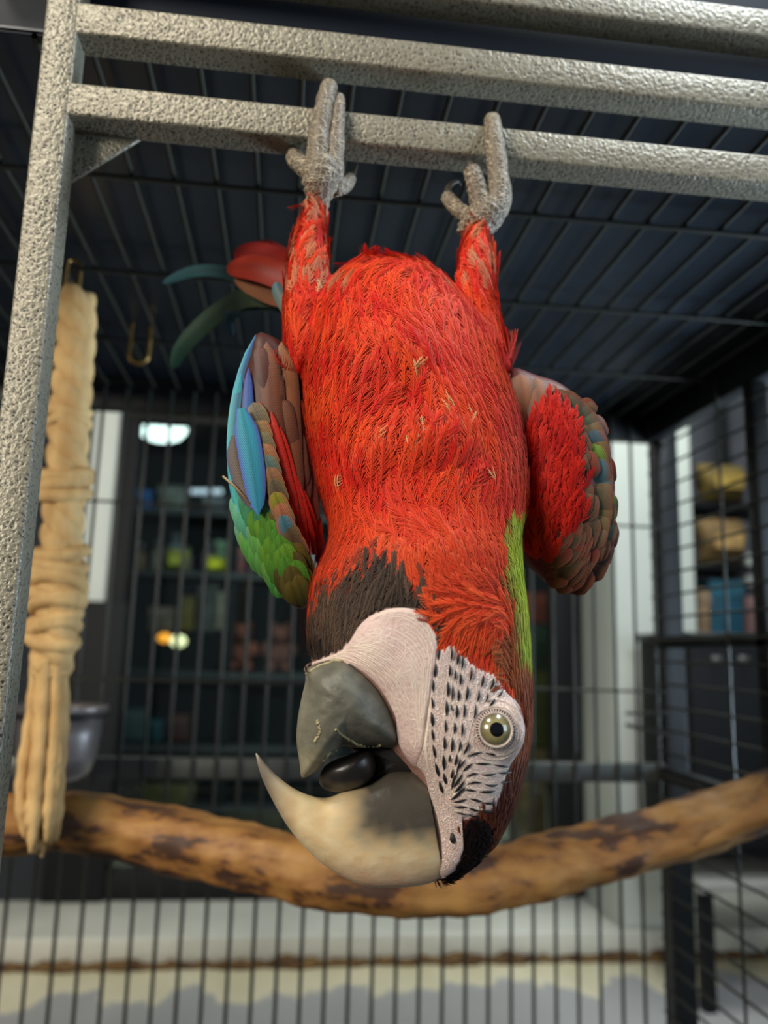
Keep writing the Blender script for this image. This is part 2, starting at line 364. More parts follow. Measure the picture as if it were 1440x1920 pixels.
# shelf rack
xr0, xr1 = PY(225, 1100, YS)[0], PY(640, 1100, YS)[0]
rack = empty('shelf_rack', 'dark metal shelf rack standing inside the store window', 'shelf', (0, YS, 0))
for x in (xr0, (xr0+xr1)/2, xr1): MB().box((x-.015, YS, 0), (x+.015, YS+.03, 2.0)).make('upright', M['black'], rack)
shelf_y = [960, 1075, 1262, 1400, 1512]
for y in shelf_y:
    z = PY(430, y, YS)[2]; MB().box((xr0-.02, YS-.01, z-.02), (xr1+.02, YS+.35, z)).make('shelf_board', mat('shelf_board', srgb(60, 62, 64), .5), rack)
G = [('bottle', 'pale bottle on the upper store shelf beside the white bottle', 'bottle', 293, 1042, 26, 60, (180, 165, 145), 'bottle'),
     ('bottle', 'white bottle, brightest on the upper store shelf', 'bottle', 326, 1037, 34, 70, (215, 225, 230), 'bottle'),
     ('bottle', 'small pinkish bottle right of the white bottle on the upper shelf', 'bottle', 350, 1050, 20, 46, (170, 150, 160), 'bottle'),
     ('bottle', 'lilac bottle behind the cage wires near the parrot wing', 'bottle', 390, 1045, 28, 60, (170, 155, 178), 'bottle'),
     ('snack_bag', 'yellow green bag on the store shelf left of its twin', 'bag', 330, 1052, 44, 44, (130, 130, 40), 'bag'),
     ('snack_bag', 'brighter yellow bag on the store shelf close to the green wing', 'bag', 404, 1060, 42, 32, (170, 165, 20), 'bag'),
     ('storage_box', 'blue carton high on the store shelf near the tinsel', 'box', 268, 940, 24, 40, (40, 100, 180), 'box'),
     ('storage_box', 'grey carton under the round lamp reflection on the top shelf', 'box', 316, 935, 44, 48, (120, 128, 120), 'box'),
     ('storage_box', 'dim grey carton right of the fairy lights shelf', 'box', 400, 945, 40, 26, (110, 116, 120), 'box'),
     ('storage_box', 'pale carton on the middle shelf above the two small lights', 'box', 300, 1162, 46, 46, (125, 110, 95), 'box'),
     ('storage_box', 'grey upright carton on the middle shelf', 'box', 385, 1140, 34, 90, (95, 95, 90), 'box'),
     ('storage_box', 'greenish carton on the low shelf behind the wires', 'box', 250, 1360, 40, 60, (70, 95, 90), 'box'),
     ('storage_box', 'dark red carton on the low shelf', 'box', 332, 1366, 40, 50, (95, 50, 42), 'box'),
     ('wooden_crate', 'light slatted wooden crate low behind the wooden perch', 'crate', 310, 1494, 106, 42, (120, 110, 60), 'box')]
G += [('bottle', 'tan bottle at the far left of the upper store shelf', 'bottle', 262, 1046, 22, 52, (150, 120, 80), 'bottle'),
      ('storage_box', 'rose carton right of the lilac bottle', 'box', 440, 1050, 34, 48, (150, 90, 90), 'box'),
      ('storage_box', 'pale green carton between the lilac bottle and the rose carton', 'box', 414, 1032, 22, 34, (120, 150, 120), 'box'),
      ('storage_box', 'mustard carton right of the pale carton on the middle shelf', 'box', 346, 1150, 30, 64, (120, 104, 40), 'box'),
      ('storage_box', 'cream carton on the middle shelf right of the grey upright one', 'box', 413, 1146, 18, 70, (170, 160, 140), 'box'),
      ('storage_box', 'slim white carton on the top shelf left of the blue one', 'box', 244, 938, 16, 44, (180, 186, 184), 'box'),
      ('storage_box', 'small teal carton on the low shelf between greenish and dark red cartons', 'box', 290, 1372, 24, 40, (40, 90, 100), 'box')]
for k, (n, lab, cat, x, y, w_, h_, c, kd) in enumerate(G):
    goods(n, lab, cat, x, y, w_, h_, YS+{'bottle': .15, 'bag': .05, 'box': .04}[kd], c, {'bottle': .1, 'bag': .06, 'box': .1}[kd], kind=kd)
# plush toys: round-bodied reddish animals
def plush(px, py, r_px, c, label):
    p = PY(px, py, YS+.13); r = r_px/f*3.3; p[2] = PY(430, 1262, YS)[2]+r*1.28; root = empty('plush_toy', label, 'toy', p); m = mat('plush', srgb(*c), .95, var=srgb(*[int(v*.6) for v in c]), vscale=40)
    def ball(nm, off, rr, sc=(1, 1, 1)):
        bm = bmesh.new(); bmesh.ops.create_uvsphere(bm, u_segments=16, v_segments=10, radius=rr, matrix=Matrix.Translation(p+np.array(off)) @ Matrix.Diagonal((*sc, 1)))
        me = bpy.data.meshes.new(nm); bm.to_mesh(me); bm.free(); me.polygons.foreach_set('use_smooth', [True]*len(me.polygons)); link(nm, me, m, root)
    ball('torso', (0, 0, 0), r, (.9, .8, 1.1)); ball('head', (0, -.02, r*1.4), r*.7)
    for s in (-1, 1): ball('ear', (s*r*.5, -.02, r*2.0), r*.26); ball('arm', (s*r*.9, -r*.3, r*.3), r*.36, (1, 1, 1.5)); ball('foot', (s*r*.55, -r*.6, -r*.9), r*.4, (1, 1.3, .8))
plush(452, 1210, 27, (150, 85, 70), 'reddish plush toy sitting behind the wires left of its twin')
plush(524, 1205, 27, (140, 90, 78), 'brownish pink plush toy nearest the parrot beak')
# tinsel garland column
p0, p1 = PY(246, 868, 3.0), PY(228, 1120, 3.0)
V_, F_ = [], []
tn = MB()
for i in range(420):
    t = random.random(); c = p0*(1-t)+p1*t; a = random.uniform(0, 6.28); L_ = .045
    dv = np.array([math.cos(a), math.sin(a), random.uniform(-.3, .3)])*L_; sd = np.array([-math.sin(a), math.cos(a), 0])*.004
    tn.add([c-sd, c+sd, c+dv], [(0, 1, 2)])
V, Fs = sweep([p0*1.0+np.array([0, 0, 2.68-p0[2]]), p0, p1], .006, 8); tn.add(V, Fs)
tag(tn.make('tinsel_garland', mat('tinsel', srgb(150, 170, 155), .3, .6)), 'pale green tinsel garland hanging inside the store window', 'garland')
# goods stacked behind the right window pane
zc_ = .0
for (n, lab, cat, x, y, w_, h_, c, kd) in [('storage_box', 'tan tall carton standing lowest behind the right window pane', 'box', 1004, 1500, 44, 190, (130, 100, 60), 'box'),
      ('storage_box', 'olive carton above the tan tall one behind the right window pane', 'box', 1010, 1330, 46, 140, (96, 92, 36), 'box'),
      ('storage_box', 'dark green carton in the column behind the right window pane', 'box', 1014, 1215, 46, 84, (50, 74, 44), 'box'),
      ('storage_box', 'orange red carton topmost in the column behind the right window pane', 'box', 1018, 1140, 46, 56, (170, 70, 34), 'box')]:
    goods(n, lab, cat, x, y, w_, h_, 2.85, c, .15, kind=kd)
p = PY(1004, 1594, 2.85); MB_ = empty('pallet_stand', 'dark stand carrying the column of cartons behind the right pane', 'stand', (p[0], 2.85, 0))
MB().box((p[0]-.08, 2.84, p[2]-.03), (p[0]+.09, 3.02, p[2]-.002)).make('top_board', M['black'], MB_, bevel=.003)
for a_ in (-.07, .06):
    for b_ in (2.85, 2.99): MB().box((p[0]+a_, b_, 0), (p[0]+a_+.02, b_+.02, p[2]-.03)).make('leg', M['black'], MB_)
# small store lights, plus a glowing body built for a lamp reflection
E1 = mat('reflection_glow', srgb(230, 255, 240), .5, emit=(.88, 1, .94, 1), estr=3.2)
p = PY(304, 800, 4.2); root = empty('lamp_reflection', 'glowing white disc standing in for a lamp reflected in the window', 'lamp', p)
prof = [(0, -.075), (.06, -.072), (.10, -.055), (.128, -.02), (.13, .03)]
n = 24; mb = MB(); mb.add([(p[0]+r*math.cos(2*math.pi*j/n), p[1]+r*math.sin(2*math.pi*j/n), p[2]+z) for r, z in prof for j in range(n)],
   [(i*n+j, i*n+(j+1) % n, (i+1)*n+(j+1) % n, (i+1)*n+j) for i in range(len(prof)-1) for j in range(n)]); mb.make('reflection_bowl', E1, root, smooth=True)
mb = MB(); V, Fs = sweep([p+np.array([0, 0, .03]), p+np.array([0, 0, .08])], .135, 24); mb.add(V, Fs); mb.make('reflection_base', M['grey_steel'], root)
for (x, y, c, lab, rr) in ((308, 1196, (1, .35, .03, 1), 'small glowing orange indicator light low in the store', .024), (334, 1202, (1, .95, .5, 1), 'small glowing yellow white light beside the orange one', .03)):
    p = PY(x, y, YS-.04); root = empty('night_light', lab, 'light', p)
    bm = bmesh.new(); bmesh.ops.create_uvsphere(bm, u_segments=14, v_segments=10, radius=rr, matrix=Matrix.Translation(p) @ Matrix.Diagonal((1.1, .6, .8, 1))); me = bpy.data.meshes.new('bulb'); bm.to_mesh(me); bm.free()
    link('bulb', me, mat('bulb_glow', c, .5, emit=c, estr=1.6), root)
    MB().box(p+np.array([-.012, .014, -.02]), p+np.array([.012, .05, .02])).make('socket', M['black'], root)
p = PY(362, 922, YS-.03); fy = empty('fairy_lights', 'short row of tiny white fairy lights strung on the store shelf rack', 'lights', p)
V, Fs = sweep([(xr0, YS-.002, p[2]+.03)]+[PY(362+k*10, 919, YS-.03) for k in range(6)]+[((xr0+xr1)/2, YS-.002, p[2]+.03)], .003, 6); mb = MB(); mb.add(V, Fs); mb.make('cord', M['black'], fy, smooth=True)
eg = mat('fairy_glow', (.8, .85, .95, 1), .4, emit=(.75, .85, 1, 1), estr=.55)
for k in range(6):
    bm = bmesh.new(); bmesh.ops.create_uvsphere(bm, u_segments=10, v_segments=8, radius=.012, matrix=Matrix.Translation(PY(362+k*10, 922, YS-.03))); me = bpy.data.meshes.new('bulb'); bm.to_mesh(me); bm.free(); link('bulb', me, eg, fy)
# dark case left below the left pillar
a0, a1 = PY(60, 1480, YW+.1), PY(214, 1130, YW+.1)
tag(MB().box((a0[0], YG-.025, .075), (PY(214, 1300, YG)[0]+.02, YG+.1, PY(200, 1128, YG)[2])).make('trim_5', M['black'], bevel=.004), kind='structure')
# right of the cage: black cabinet and hanging goods
YC = 1.95
c0 = PY(1312, 1690, YC); c1 = PY(1700, 1212, YC)
root = empty('steel_cabinet', 'black steel cabinet outside the right cage wall', 'cabinet', (c0[0], YC, c0[2]))
MB().box((c0[0], YC, c0[2]+.12), (c1[0], YC+.3, c1[2])).make('carcass', M['black'], root, bevel=.005)
MB().box((c0[0]-.01, YC-.012, c1[2]-.002), (c1[0], YC+.31, c1[2]+.02)).make('top_panel', mat('cabinet_top', srgb(14, 16, 18), .35), root, bevel=.003)
MB().box((c0[0]-.005, YC-.012, c0[2]+.02), (c1[0], YC+.3, c0[2]+.045)).make('shelf_edge', mat('shelf_edge', srgb(150, 148, 142), .5), root, bevel=.002)
MB().box((c0[0]+.01, YC+.25, c0[2]+.04), (c1[0], YC+.29, c0[2]+.125)).make('back_panel', mat('back_panel', srgb(60, 62, 64), .6), root)
for s_ in (c0[0]+.01, c1[0]-.04): MB().box((s_, YC+.01, 0), (s_+.03, YC+.04, c0[2]+.03)).make('leg', M['black'], root)
for k in range(4):
    p = PY(1342+50*k, 1236, YC); o = MB(); V, Fs = sweep([p+np.array([-.012, -.004, 0]), p+np.array([.012, -.004, 0])], .009, 10); o.add(V, Fs); o.make('slot', M['grey_steel'], root, smooth=True)
YR = 2.55
tag(MB().box((xr-.02, YR+.35, .075), (3.2, YR+.43, 2.6)).make('wall_right', mat('grey_store_wall', srgb(112, 112, 116), .7, var=srgb(60, 62, 70), vscale=2.2)), kind='structure')
R_ = [('feed_bag', 'yellow brown bag upper of the two seen through the right cage wall', 'bag', 1352, 908, 84, 70, (104, 84, 26), 'bag'),
      ('feed_bag', 'tan bag lower of the two seen through the right cage wall', 'bag', 1352, 1016, 84, 84, (116, 90, 48), 'bag'),
      ('carton', 'teal carton below the tan bag beyond the right wall', 'box', 1366, 1142, 62, 106, (16, 78, 100), 'box'),
      ('carton', 'thin tan carton left of the teal carton', 'box', 1324, 1150, 20, 90, (150, 120, 90), 'box'),
      ('carton', 'white carton at far right beyond the side wires', 'box', 1428, 1070, 50, 60, (190, 195, 190), 'box'),
      ('carton', 'reddish carton at far right below the white one', 'box', 1428, 1165, 46, 90, (110, 80, 78), 'box')]
for (n, lab, cat, x, y, w_, h_, c, kd) in R_: goods(n, lab, cat, x, y, w_, h_, YR, c, .12, kind=kd)
zS = [PY(1370, y, YR)[2] for y in (944, 1060, 1198)]
rk = empty('wall_rack', 'dark rack holding the bags beyond the right cage wall', 'shelf', (xr+.1, YR, .075))
for z in zS: MB().box((xr, YR-.02, z-.02), (xr+1.0, YR+.2, z)).make('shelf_board', M['black'], rk)
for x in (PY(1392, 1000, YR+.1)[0], xr+1.0): MB().box((x, YR+.2, .075), (x+.03, YR+.23, 2.0)).make('upright', M['black'], rk)

# ------------------------------------------------------------------ the cage
XL, XR, YB, ZC = -.62, .60, 1.28, H+.41
cage = empty('bird_cage', 'large black wire cage with hammered grey front bars around the parrot', 'cage', (0, .9, 0))
T = .024
ZA0, ZB0, ZCc = H+.347, H+.4085, H+.4715
ff = MB()                                               # welded front door frame
def rail(z, x0=-.17): return ((x0, .5, z), (.75, .5+T, z+T))
fr_ = empty('front_frame', None, None, (0, .5, 0)); fr_.parent = cage; fr_.matrix_parent_inverse = cage.matrix_world.inverted()
MB().box((-.1815, .5, 0), (-.1595, .5+T, H+.56)).make('post', M['hammer'], fr_, bevel=.0022, seg=3)
for z in (ZA0, ZB0): MB().box((-.165, .5+.0003, z), (.75, .5+T-.0003, z+T)).make('rail', M['hammer'], fr_, bevel=.0022, seg=3)
MB().box((.12-.35, .5+.0003, ZCc), (.75, .5+T-.0003, ZCc+T)).make('rail', M['hammer'], fr_, bevel=.0022, seg=3)
g = MB(); zt, zl = H+.352, H+.308; x0, x1, y0, y1 = -.163, -.112, .521, .5245
g.add([(x0, y0, zt), (x1, y0, zt), (x0, y0, zl), (x0, y1, zt), (x1, y1, zt), (x0, y1, zl)], [(0, 1, 2)[::-1], (3, 4, 5), (0, 3, 4, 1)[::-1], (1, 4, 5, 2)[::-1], (2, 5, 3, 0)[::-1]])
tag(g.make('gusset', M['hammer'], fr_, bevel=.0006), 'triangular corner gusset')
wm = {}
def wire(a, b, r, parent, m=None, name='wire'):
    a = np.array(a, float); b = np.array(b, float); key = (round(r, 4), (m or M['wire']).name)
    if key not in wm:
        V, Fs = sweep([(0, 0, -.5), (0, 0, .5)], r, 8, cap=False); me = mesh_np('wire', V, Fs); me.materials.append(m or M['wire']); wm[key] = me
    o = bpy.data.objects.new(name, wm[key]); COL.objects.link(o)
    d_ = Vector(b-a); o.parent = parent
    o.matrix_parent_inverse = parent.matrix_world.inverted()
    o.matrix_world = Matrix.Translation(Vector((a+b)/2)) @ d_.to_track_quat('Z', 'Y').to_matrix().to_4x4() @ Matrix.Diagonal((1, 1, d_.length, 1))
    return o
def panel(name):
    p = empty(name, None, None, (0, 1, H)); p.parent = cage; p.matrix_parent_inverse = cage.matrix_world.inverted()
    if 'label' in p: del p['label']
    return p
bp_ = panel('back_panel')
MB().box((XL, YB, ZC-.035), (XR+.05, YB+.025, ZC+.03)).make('top_rail', M['black_steel'], bp_, bevel=.002)
MB().box((XL, YB, H-.194), (XR+.05, YB+.022, H-.165)).make('middle_rail', M['grey_steel'], bp_, bevel=.002)
MB().box((XR+.022, YB-.005, 0), (XR+.058, YB+.03, ZC)).make('corner_post', M['black_steel'], bp_, bevel=.002)
SP = .0352
xs = PY(42, 1900, YB)[0]
k = math.floor((xs-XL)/SP); x = xs-k*SP
while x < XR+.02:
    wire((x, YB-.003, .15), (x, YB-.003, ZC), .0029, bp_); x += SP
for z in (H+.222, H-.05): wire((XL, YB-.0065, z), (XR+.02, YB-.0065, z), .0022, bp_)
wire((.55, YB-.012, H-.103), (XR+.02, YB-.012, H-.118), .003, bp_); wire((.55, YB-.012, H-.085), (XR+.02, YB-.012, H-.083), .0025, bp_)
sp_ = panel('side_panel')
XS = .608
MB().box((XS, .535, ZC-.035), (XS+.024, YB, ZC+.03)).make('top_rail', M['black_steel'], sp_, bevel=.002)
MB().box((XS, .53, H+.020), (XS+.02, YB, H+.04)).make('middle_rail', M['black_steel'], sp_, bevel=.002)
MB().box((XS, .53, H-.19), (XS+.02, YB, H-.168)).make('middle_rail', M['black_steel'], sp_, bevel=.002)
MB().box((XS, .965, H-.17), (XS+.022, .99, ZC-.03)).make('upright', M['black_steel'], sp_, bevel=.002)
z = H+.35
while z > .16:
    wire((XS-.002, .53, z), (XS-.002, YB, z), .0020, sp_); z -= SP
for y in (1.045,): wire((XS-.006, y, .15), (XS-.006, y, ZC), .0022, sp_)
wire((XS-.006, .8, .15), (XS-.006, .8, H-.17), .0022, sp_); wire((XS-.006, .965, .15), (XS-.006, .965, H-.17), .0022, sp_)
cp_ = panel('ceiling_panel')
x = -.155-13*.037
while x < XR:
    wire((x, .515, ZC+.004), (x, YB, ZC+.004), .0024, cp_); x += .037
for y in (.672, .86, 1.066): wire((XL, y, ZC-.001), (XR, y, ZC-.001), .0026, cp_)
ty = MB().box((XL, .53, ZC+.020), (XR+.02, YB, ZC+.022)).make('seed_tray', M['tray'], cage)
MB().box((XL, .532, ZC+.018), (XR+.02, .534, ZC+.42)).make('gap_backing', mat('backing_paint', srgb(20, 27, 38), .55, spec=.3), cage, bevel=.0005)  # added dark sheet, keeps the gaps above the front bars dark
MB().box((-.17-.012-.44, .5, 0), (-.16-.44, .5+T, H+.43)).make('corner_post', M['hammer'], fr_, bevel=.002)
MB().box((XR+.01, .5, 0), (XR+.034, .5+T, ZA0+.005)).make('corner_post', M['hammer'], fr_, bevel=.002)
MB().box((XL, .5, .13), (XR+.05, .5+T, .154)).make('bottom_rail', M['hammer'], fr_, bevel=.002)
MB().box((XL, YB, .13), (XR+.05, YB+.025, .155)).make('bottom_rail', M['black_steel'], bp_, bevel=.002)
MB().box((XL, YB-.005, 0), (XL+.03, YB+.025, ZC)).make('corner_post', M['black_steel'], bp_, bevel=.002)

MB().box((XL, .53, .16), (XR+.02, YB, .165)).make('bounce_tray', M['black_steel'], cage)  # unseen dark tray added to cut bounce from below
# wooden perch
pp = [(-260, 1560, 40), (-100, 1552, 46), (40, 1546, 50), (130, 1540, 49), (230, 1556, 51), (330, 1577, 56), (420, 1596, 56), (500, 1612, 54), (600, 1636, 54), (720, 1652, 52), (800, 1662, 48), (880, 1658, 50), (960, 1642, 52),
      (1060, 1616, 54), (1150, 1592, 54), (1240, 1568, 54), (1340, 1538, 55), (1440, 1502, 52), (1560, 1456, 50)]
Yp = .90
ctr = catmull([PY(x, y, Yp+.03*math.sin(x*.006)) for x, y, r in pp], 150); rr = catmull([[r/f*Yp*1.0] for _, _, r in pp], 150)[:, 0]
rr = rr*(1+.03*np.sin(np.arange(150)*.5)+.02*np.sin(np.arange(150)*1.3))
V, Fs = sweep(ctr, rr, 40, mod=lambda i, a: 1+.05*math.sin(3*a+i*.06)+.03*math.sin(7*a-i*.11)+.012*math.sin(13*a+i*.4))
mw = mat('perch_wood', srgb(176, 124, 62), .6, bump=.5, bscale=60, stretch=(.25, 1, 1)); nt = mw.node_tree; N = nt.nodes; L = nt.links; b = N['Principled BSDF']
tc = N['Texture Coordinate']; mp = N.new('ShaderNodeMapping'); mp.inputs['Scale'].default_value = (.35, 1, 1); L.new(tc.outputs['Object'], mp.inputs[0])
n1 = N.new('ShaderNodeTexNoise'); n1.inputs['Scale'].default_value = 34; n1.inputs['Detail'].default_value = 5; n1.inputs['Roughness'].default_value = .6; L.new(mp.outputs[0], n1.inputs['Vector'])
c1_ = N.new('ShaderNodeValToRGB'); e = c1_.color_ramp.elements; e[0].position = .42; e[0].color = srgb(74, 48, 34); e[1].position = .48; e[1].color = srgb(146, 98, 48)
x_ = e.new(.62); x_.color = srgb(178, 130, 70); L.new(n1.outputs[0], c1_.inputs[0]); L.new(c1_.outputs[0], b.inputs['Base Color'])
pm = MB(); pm.add(V, Fs)
pe = tag(pm.make('perch', mw, smooth=True), 'thick bent wooden branch perch crossing the cage behind the parrot', 'perch')
c2 = catmull([PY(x, y, Yp-.022+.03*math.sin(x*.006)) for x, y in ((1180, 1612), (1230, 1596), (1310, 1570), (1400, 1534), (1560, 1470))], 40)
V, Fs = sweep(c2, np.linspace(.012, .016, 40), 16, mod=lambda i, a: 1+.05*math.sin(3*a+i*.3))
pm = MB(); pm.add(V, Fs); tag(pm.make('side_shoot', mat('peeled_wood', srgb(190, 138, 74), .55, var=srgb(160, 108, 54), vscale=50, stretch=(.3, 1, 1), bump=.3, bscale=80), pe, smooth=True), 'paler peeled side shoot')

# rope toy
Yr = .86
rp = empty('rope_toy', 'knotted beige cotton rope toy hanging behind the left post', 'rope toy', PY(135, 560, Yr))
cl = [(141, 556), (142, 620), (137, 690), (132, 760), (128, 830), (124, 900), (118, 980), (114, 1050), (110, 1120), (104, 1190), (96, 1250)]
cc = catmull([PY(x, y, Yr) for x, y in cl], 200)
for s in range(3):
    pts = []
    for i in range(200):
        a = i*.16+s*2.094; pts.append(cc[i]+np.array([math.cos(a), math.sin(a), 0])*.0095)
    V, Fs = sweep(pts, .0125, 10); mb = MB(); mb.add(V, Fs); mb.make('strand', M['rope'], rp, smooth=True)
for (x, y, w_, h_) in ((128, 785, 40, 26), (121, 905, 46, 34), (112, 1058, 46, 34), (109, 1112, 46, 36), (101, 1180, 42, 36), (96, 1245, 32, 24)):
    c = PY(x, y, Yr); k = Yr/f
    mb = MB()
    for q in range(3):
        pts = []; tilt = random.uniform(-.5, .5); ph = random.uniform(0, 6)
        for i in range(41):
            a = 2*math.pi*i/40; zz = (q-1)*h_*.55*k+math.sin(a+ph)*h_*.32*k
            pts.append(c+np.array([math.cos(a)*(w_*.84)*k, math.sin(a)*w_*.7*k, zz+tilt*.004]))
        V, Fs = sweep(pts, h_*.38*k, 10); mb.add(V, Fs)
    mb.make('knot', M['rope'], rp, smooth=True)
for s in range(34):
    a = random.uniform(0, 6.28); q = math.sqrt(random.random()); xo = math.cos(a)*q*33; yo = math.sin(a)*q*.013
    p_ = [PY(92+xo*.7, 1200, Yr)+np.array([0, yo, 0]), PY(88+xo, 1330, Yr)+np.array([0, yo*1.2, 0]), PY(76+xo*1.15+random.uniform(-4, 4), 1470, Yr)+np.array([0, yo*1.3, 0]), PY(70+xo*1.0+random.uniform(-6, 6), 1570+random.uniform(-25, 40)-abs(xo)*.8, Yr)+np.array([0, yo, 0])]
    V, Fs = sweep(catmull(p_, 30), np.r_[np.full(24, .0064), np.linspace(.0064, .002, 6)], 8, mod=lambda i, a: 1+.12*math.sin(i*1.7)); mb = MB(); mb.add(V, Fs); mb.make('tassel_strand', M['rope'], rp, smooth=True)
def chain_link(px, py, wpx, hpx, Y, r, name, label, parent=None, tz=0):
    c = PY(px, py, Y); k = Y/f; pts = []
    hw, hh = wpx*k/2, hpx*k/2
    for i in range(49):
        a = 2*math.pi*i/48; pts.append(c+np.array([hw*math.cos(a)*math.cos(tz), hw*math.cos(a)*math.sin(tz), (hh-hw)*np.clip(math.sin(a)*3, -1, 1)+hw*math.sin(a)]))
    V, Fs = sweep(pts, r, 10, cap=False); mb = MB(); mb.add(V, Fs); o = mb.make(name, M['brass'], parent, smooth=True)
    if parent is None: tag(o, label, 'chain link')
    return o
chain_link(136, 522, 26, 76, Yr, .0024, 'link', None, rp, .5)
chain_link(262, 640, 36, 88, 1.06, .003, 'chain_link', 'brass coloured steel link hanging from the cage roof')
# feeding bowl
Yb_ = 1.17
c = PY(108, 1395, Yb_); k = Yb_/f
bw = empty('feeding_bowl', 'dull steel feeding bowl on the back wires behind the rope tassel', 'bowl', c)
prof = [(0, -58), (40, -58), (58, -46), (66, -20), (70, 20), (71, 52), (80, 58), (80, 66), (70, 66), (66, 56), (62, 0), (52, -42), (0, -50)]
n = 40; mb = MB(); mb.add([(c[0]+r*k*math.cos(2*math.pi*j/n), c[1]+r*k*math.sin(2*math.pi*j/n), c[2]+z*k) for r, z in prof for j in range(n)],
   [(i*n+j, i*n+(j+1) % n, (i+1)*n+(j+1) % n, (i+1)*n+j) for i in range(len(prof)-1) for j in range(n)])
mb.make('bowl_body', mat('bowl_steel', srgb(150, 142, 142), .35, .7), bw, smooth=True)
V, Fs = sweep([c+np.array([81*k*math.cos(a), 81*k*math.sin(a), 50*k]) for a in np.linspace(0, 2*math.pi, 41)], .003, 8, cap=False); mb = MB(); mb.add(V, Fs); mb.make('holder_ring', M['black_steel'], bw, smooth=True)
V, Fs = sweep([c+np.array([0, 80*k, 50*k]), (c[0], YB-.006, c[2]+50*k)], .003, 8); mb = MB(); mb.add(V, Fs); mb.make('bracket', M['black_steel'], bw, smooth=True)

# ------------------------------------------------------------------ the parrot
bird = empty('parrot', 'red macaw hanging upside down from the front cage bar with open beak', 'parrot', PD(760, 900, .49))
SEC = [(488,690,750,.520,.006),(497,655,790,.515,.022),(515,628,828,.512,.035),(550,602,866,.508,.046),(600,582,902,.502,.053),(660,570,934,.497,.057),(700,567,948,.494,.059),(780,574,972,.488,.061),
 (850,586,984,.483,.061),(920,602,986,.476,.059),(970,615,982,.468,.055),(1010,618,976,.458,.051),(1050,606,978,.450,.049),(1100,586,982,.444,.046),(1150,579,988,.440,.044),(1200,577,992,.437,.042),
 (1250,588,995,.434,.040),(1300,640,997,.432,.038),(1350,690,996,.430,.037),(1400,722,992,.429,.036),(1450,768,982,.428,.034),(1500,792,967,.427,.031),(1550,806,946,.426,.027),(1600,812,914,.425,.022),(1632,812,878,.424,.016),(1652,815,848,.424,.009)]
Z = catmull(SEC, 110); n = 56; V = []; Fs = []
for (y, xl_, xr_, d_, t_) in Z:
    for j in range(n):
        a = 2*math.pi*j/n; ca, sa = math.cos(a), math.sin(a)
        q = np.sign(sa)*abs(sa)**.9
        V.append(PD((xl_+xr_)/2+(xr_-xl_)/2*ca, y, d_-t_*q))
for i in range(len(Z)-1):
    for j in range(n):
        k = (j+1) % n; Fs.append((i*n+j, (i+1)*n+j, (i+1)*n+k, i*n+k))
Fs.append(tuple(range(n))); Fs.append(tuple(range((len(Z)-1)*n, len(Z)*n))[::-1])
bmb = MB(); bmb.add(V, Fs)
LEGS = [[(700,598,66,.498),(620,582,50,.500),(560,577,42,.506),(500,578,39,.513),(450,581,32,.521),(415,587,24,.529),(392,592,17,.534)],
        [(690,900,60,.502),(620,903,38,.508),(560,893,37,.514),(510,894,37,.522),(470,893,29,.531),(448,890,22,.537),(430,888,16,.541)]]
for lg in LEGS:
    q = catmull(lg, 30); V, Fs = sweep([PD(x, y, d_) for y, x, r, d_ in q], [r*d_/f for y, x, r, d_ in q], 24); bmb.add(V, Fs)
def ball(px, py, d_, rx, ry, rz):
    bm = bmesh.new(); bmesh.ops.create_uvsphere(bm, u_segments=24, v_segments=16, radius=1)
    V = [PD(px, py, d_)+v.co.x*rx*R+v.co.y*rz*F+v.co.z*ry*U for v in bm.verts]; Fs = [[v.index for v in q.verts] for q in bm.faces]; bm.free(); bmb.add(V, Fs)
ball(735, 1210, .407, .0225, .022, .012)      # throat pouch
ball(926, 1368, .404, .0165, .0165, .010)     # brow around the eye
ball(745, 770, .458, .040, .052, .028)        # breast keel
ball(775, 880, .442, .040, .034, .024)
tmp = link('tmp', mesh_np('tmp', bmb.V, bmb.F), None)
rm = tmp.modifiers.new('r', 'REMESH'); rm.mode = 'VOXEL'; rm.voxel_size = .0019
sm = tmp.modifiers.new('s', 'SMOOTH'); sm.factor = .5; sm.iterations = 9
dg = bpy.context.evaluated_depsgraph_get(); bme = bpy.data.meshes.new_from_object(tmp.evaluated_get(dg)); bpy.data.objects.remove(tmp)
bme.name = 'body'
nv = len(bme.vertices); BV = np.empty(nv*3); bme.vertices.foreach_get('co', BV); BV = BV.reshape(-1, 3)
BN = np.empty(nv*3); bme.vertices.foreach_get('normal', BN); BN = BN.reshape(-1, 3)
bvh = BVHTree.FromPolygons([tuple(v) for v in BV], [tuple(p.vertices) for p in bme.polygons])
def hit(px, py, tree=None):
    v = Vector(ray(px, py)).normalized(); loc, nor, i, d_ = (tree or bvh).ray_cast(Vector(CAM), v)
    if loc is None: return None
    nor = np.array(nor); 
    if nor@F > 0: nor = -nor
    return np.array(loc), nor

# plumage colours by place on the bird
FACE = [(828,1208),(850,1200),(868,1222),(900,1246),(934,1262),(950,1292),(974,1322),(986,1365),(980,1400),(957,1440),(938,1498),(926,1524),(884,1530),(856,1548),(866,1580),(868,1604),(852,1634),(828,1648),(818,1620),(815,1560),(806,1500),(796,1455),(780,1432),(792,1396),(801,1340),(808,1280),(816,1230)]
CHIN = [(655,1202),(678,1166),(720,1143),(768,1140),(803,1160),(822,1200),(818,1250),(808,1310),(800,1360),(795,1415),(780,1440),(752,1405),(742,1345),(700,1278),(640,1240),(600,1252),(572,1260),(574,1246),(600,1236),(636,1222)]
THROAT = [(550,1280),(560,1200),(578,1158),(606,1128),(640,1096),(670,1076),(705,1064),(745,1072),(780,1100),(806,1130),(822,1164),(834,1200),(840,1240),(826,1240),(815,1225),(740,1190),(640,1230),(600,1260)]
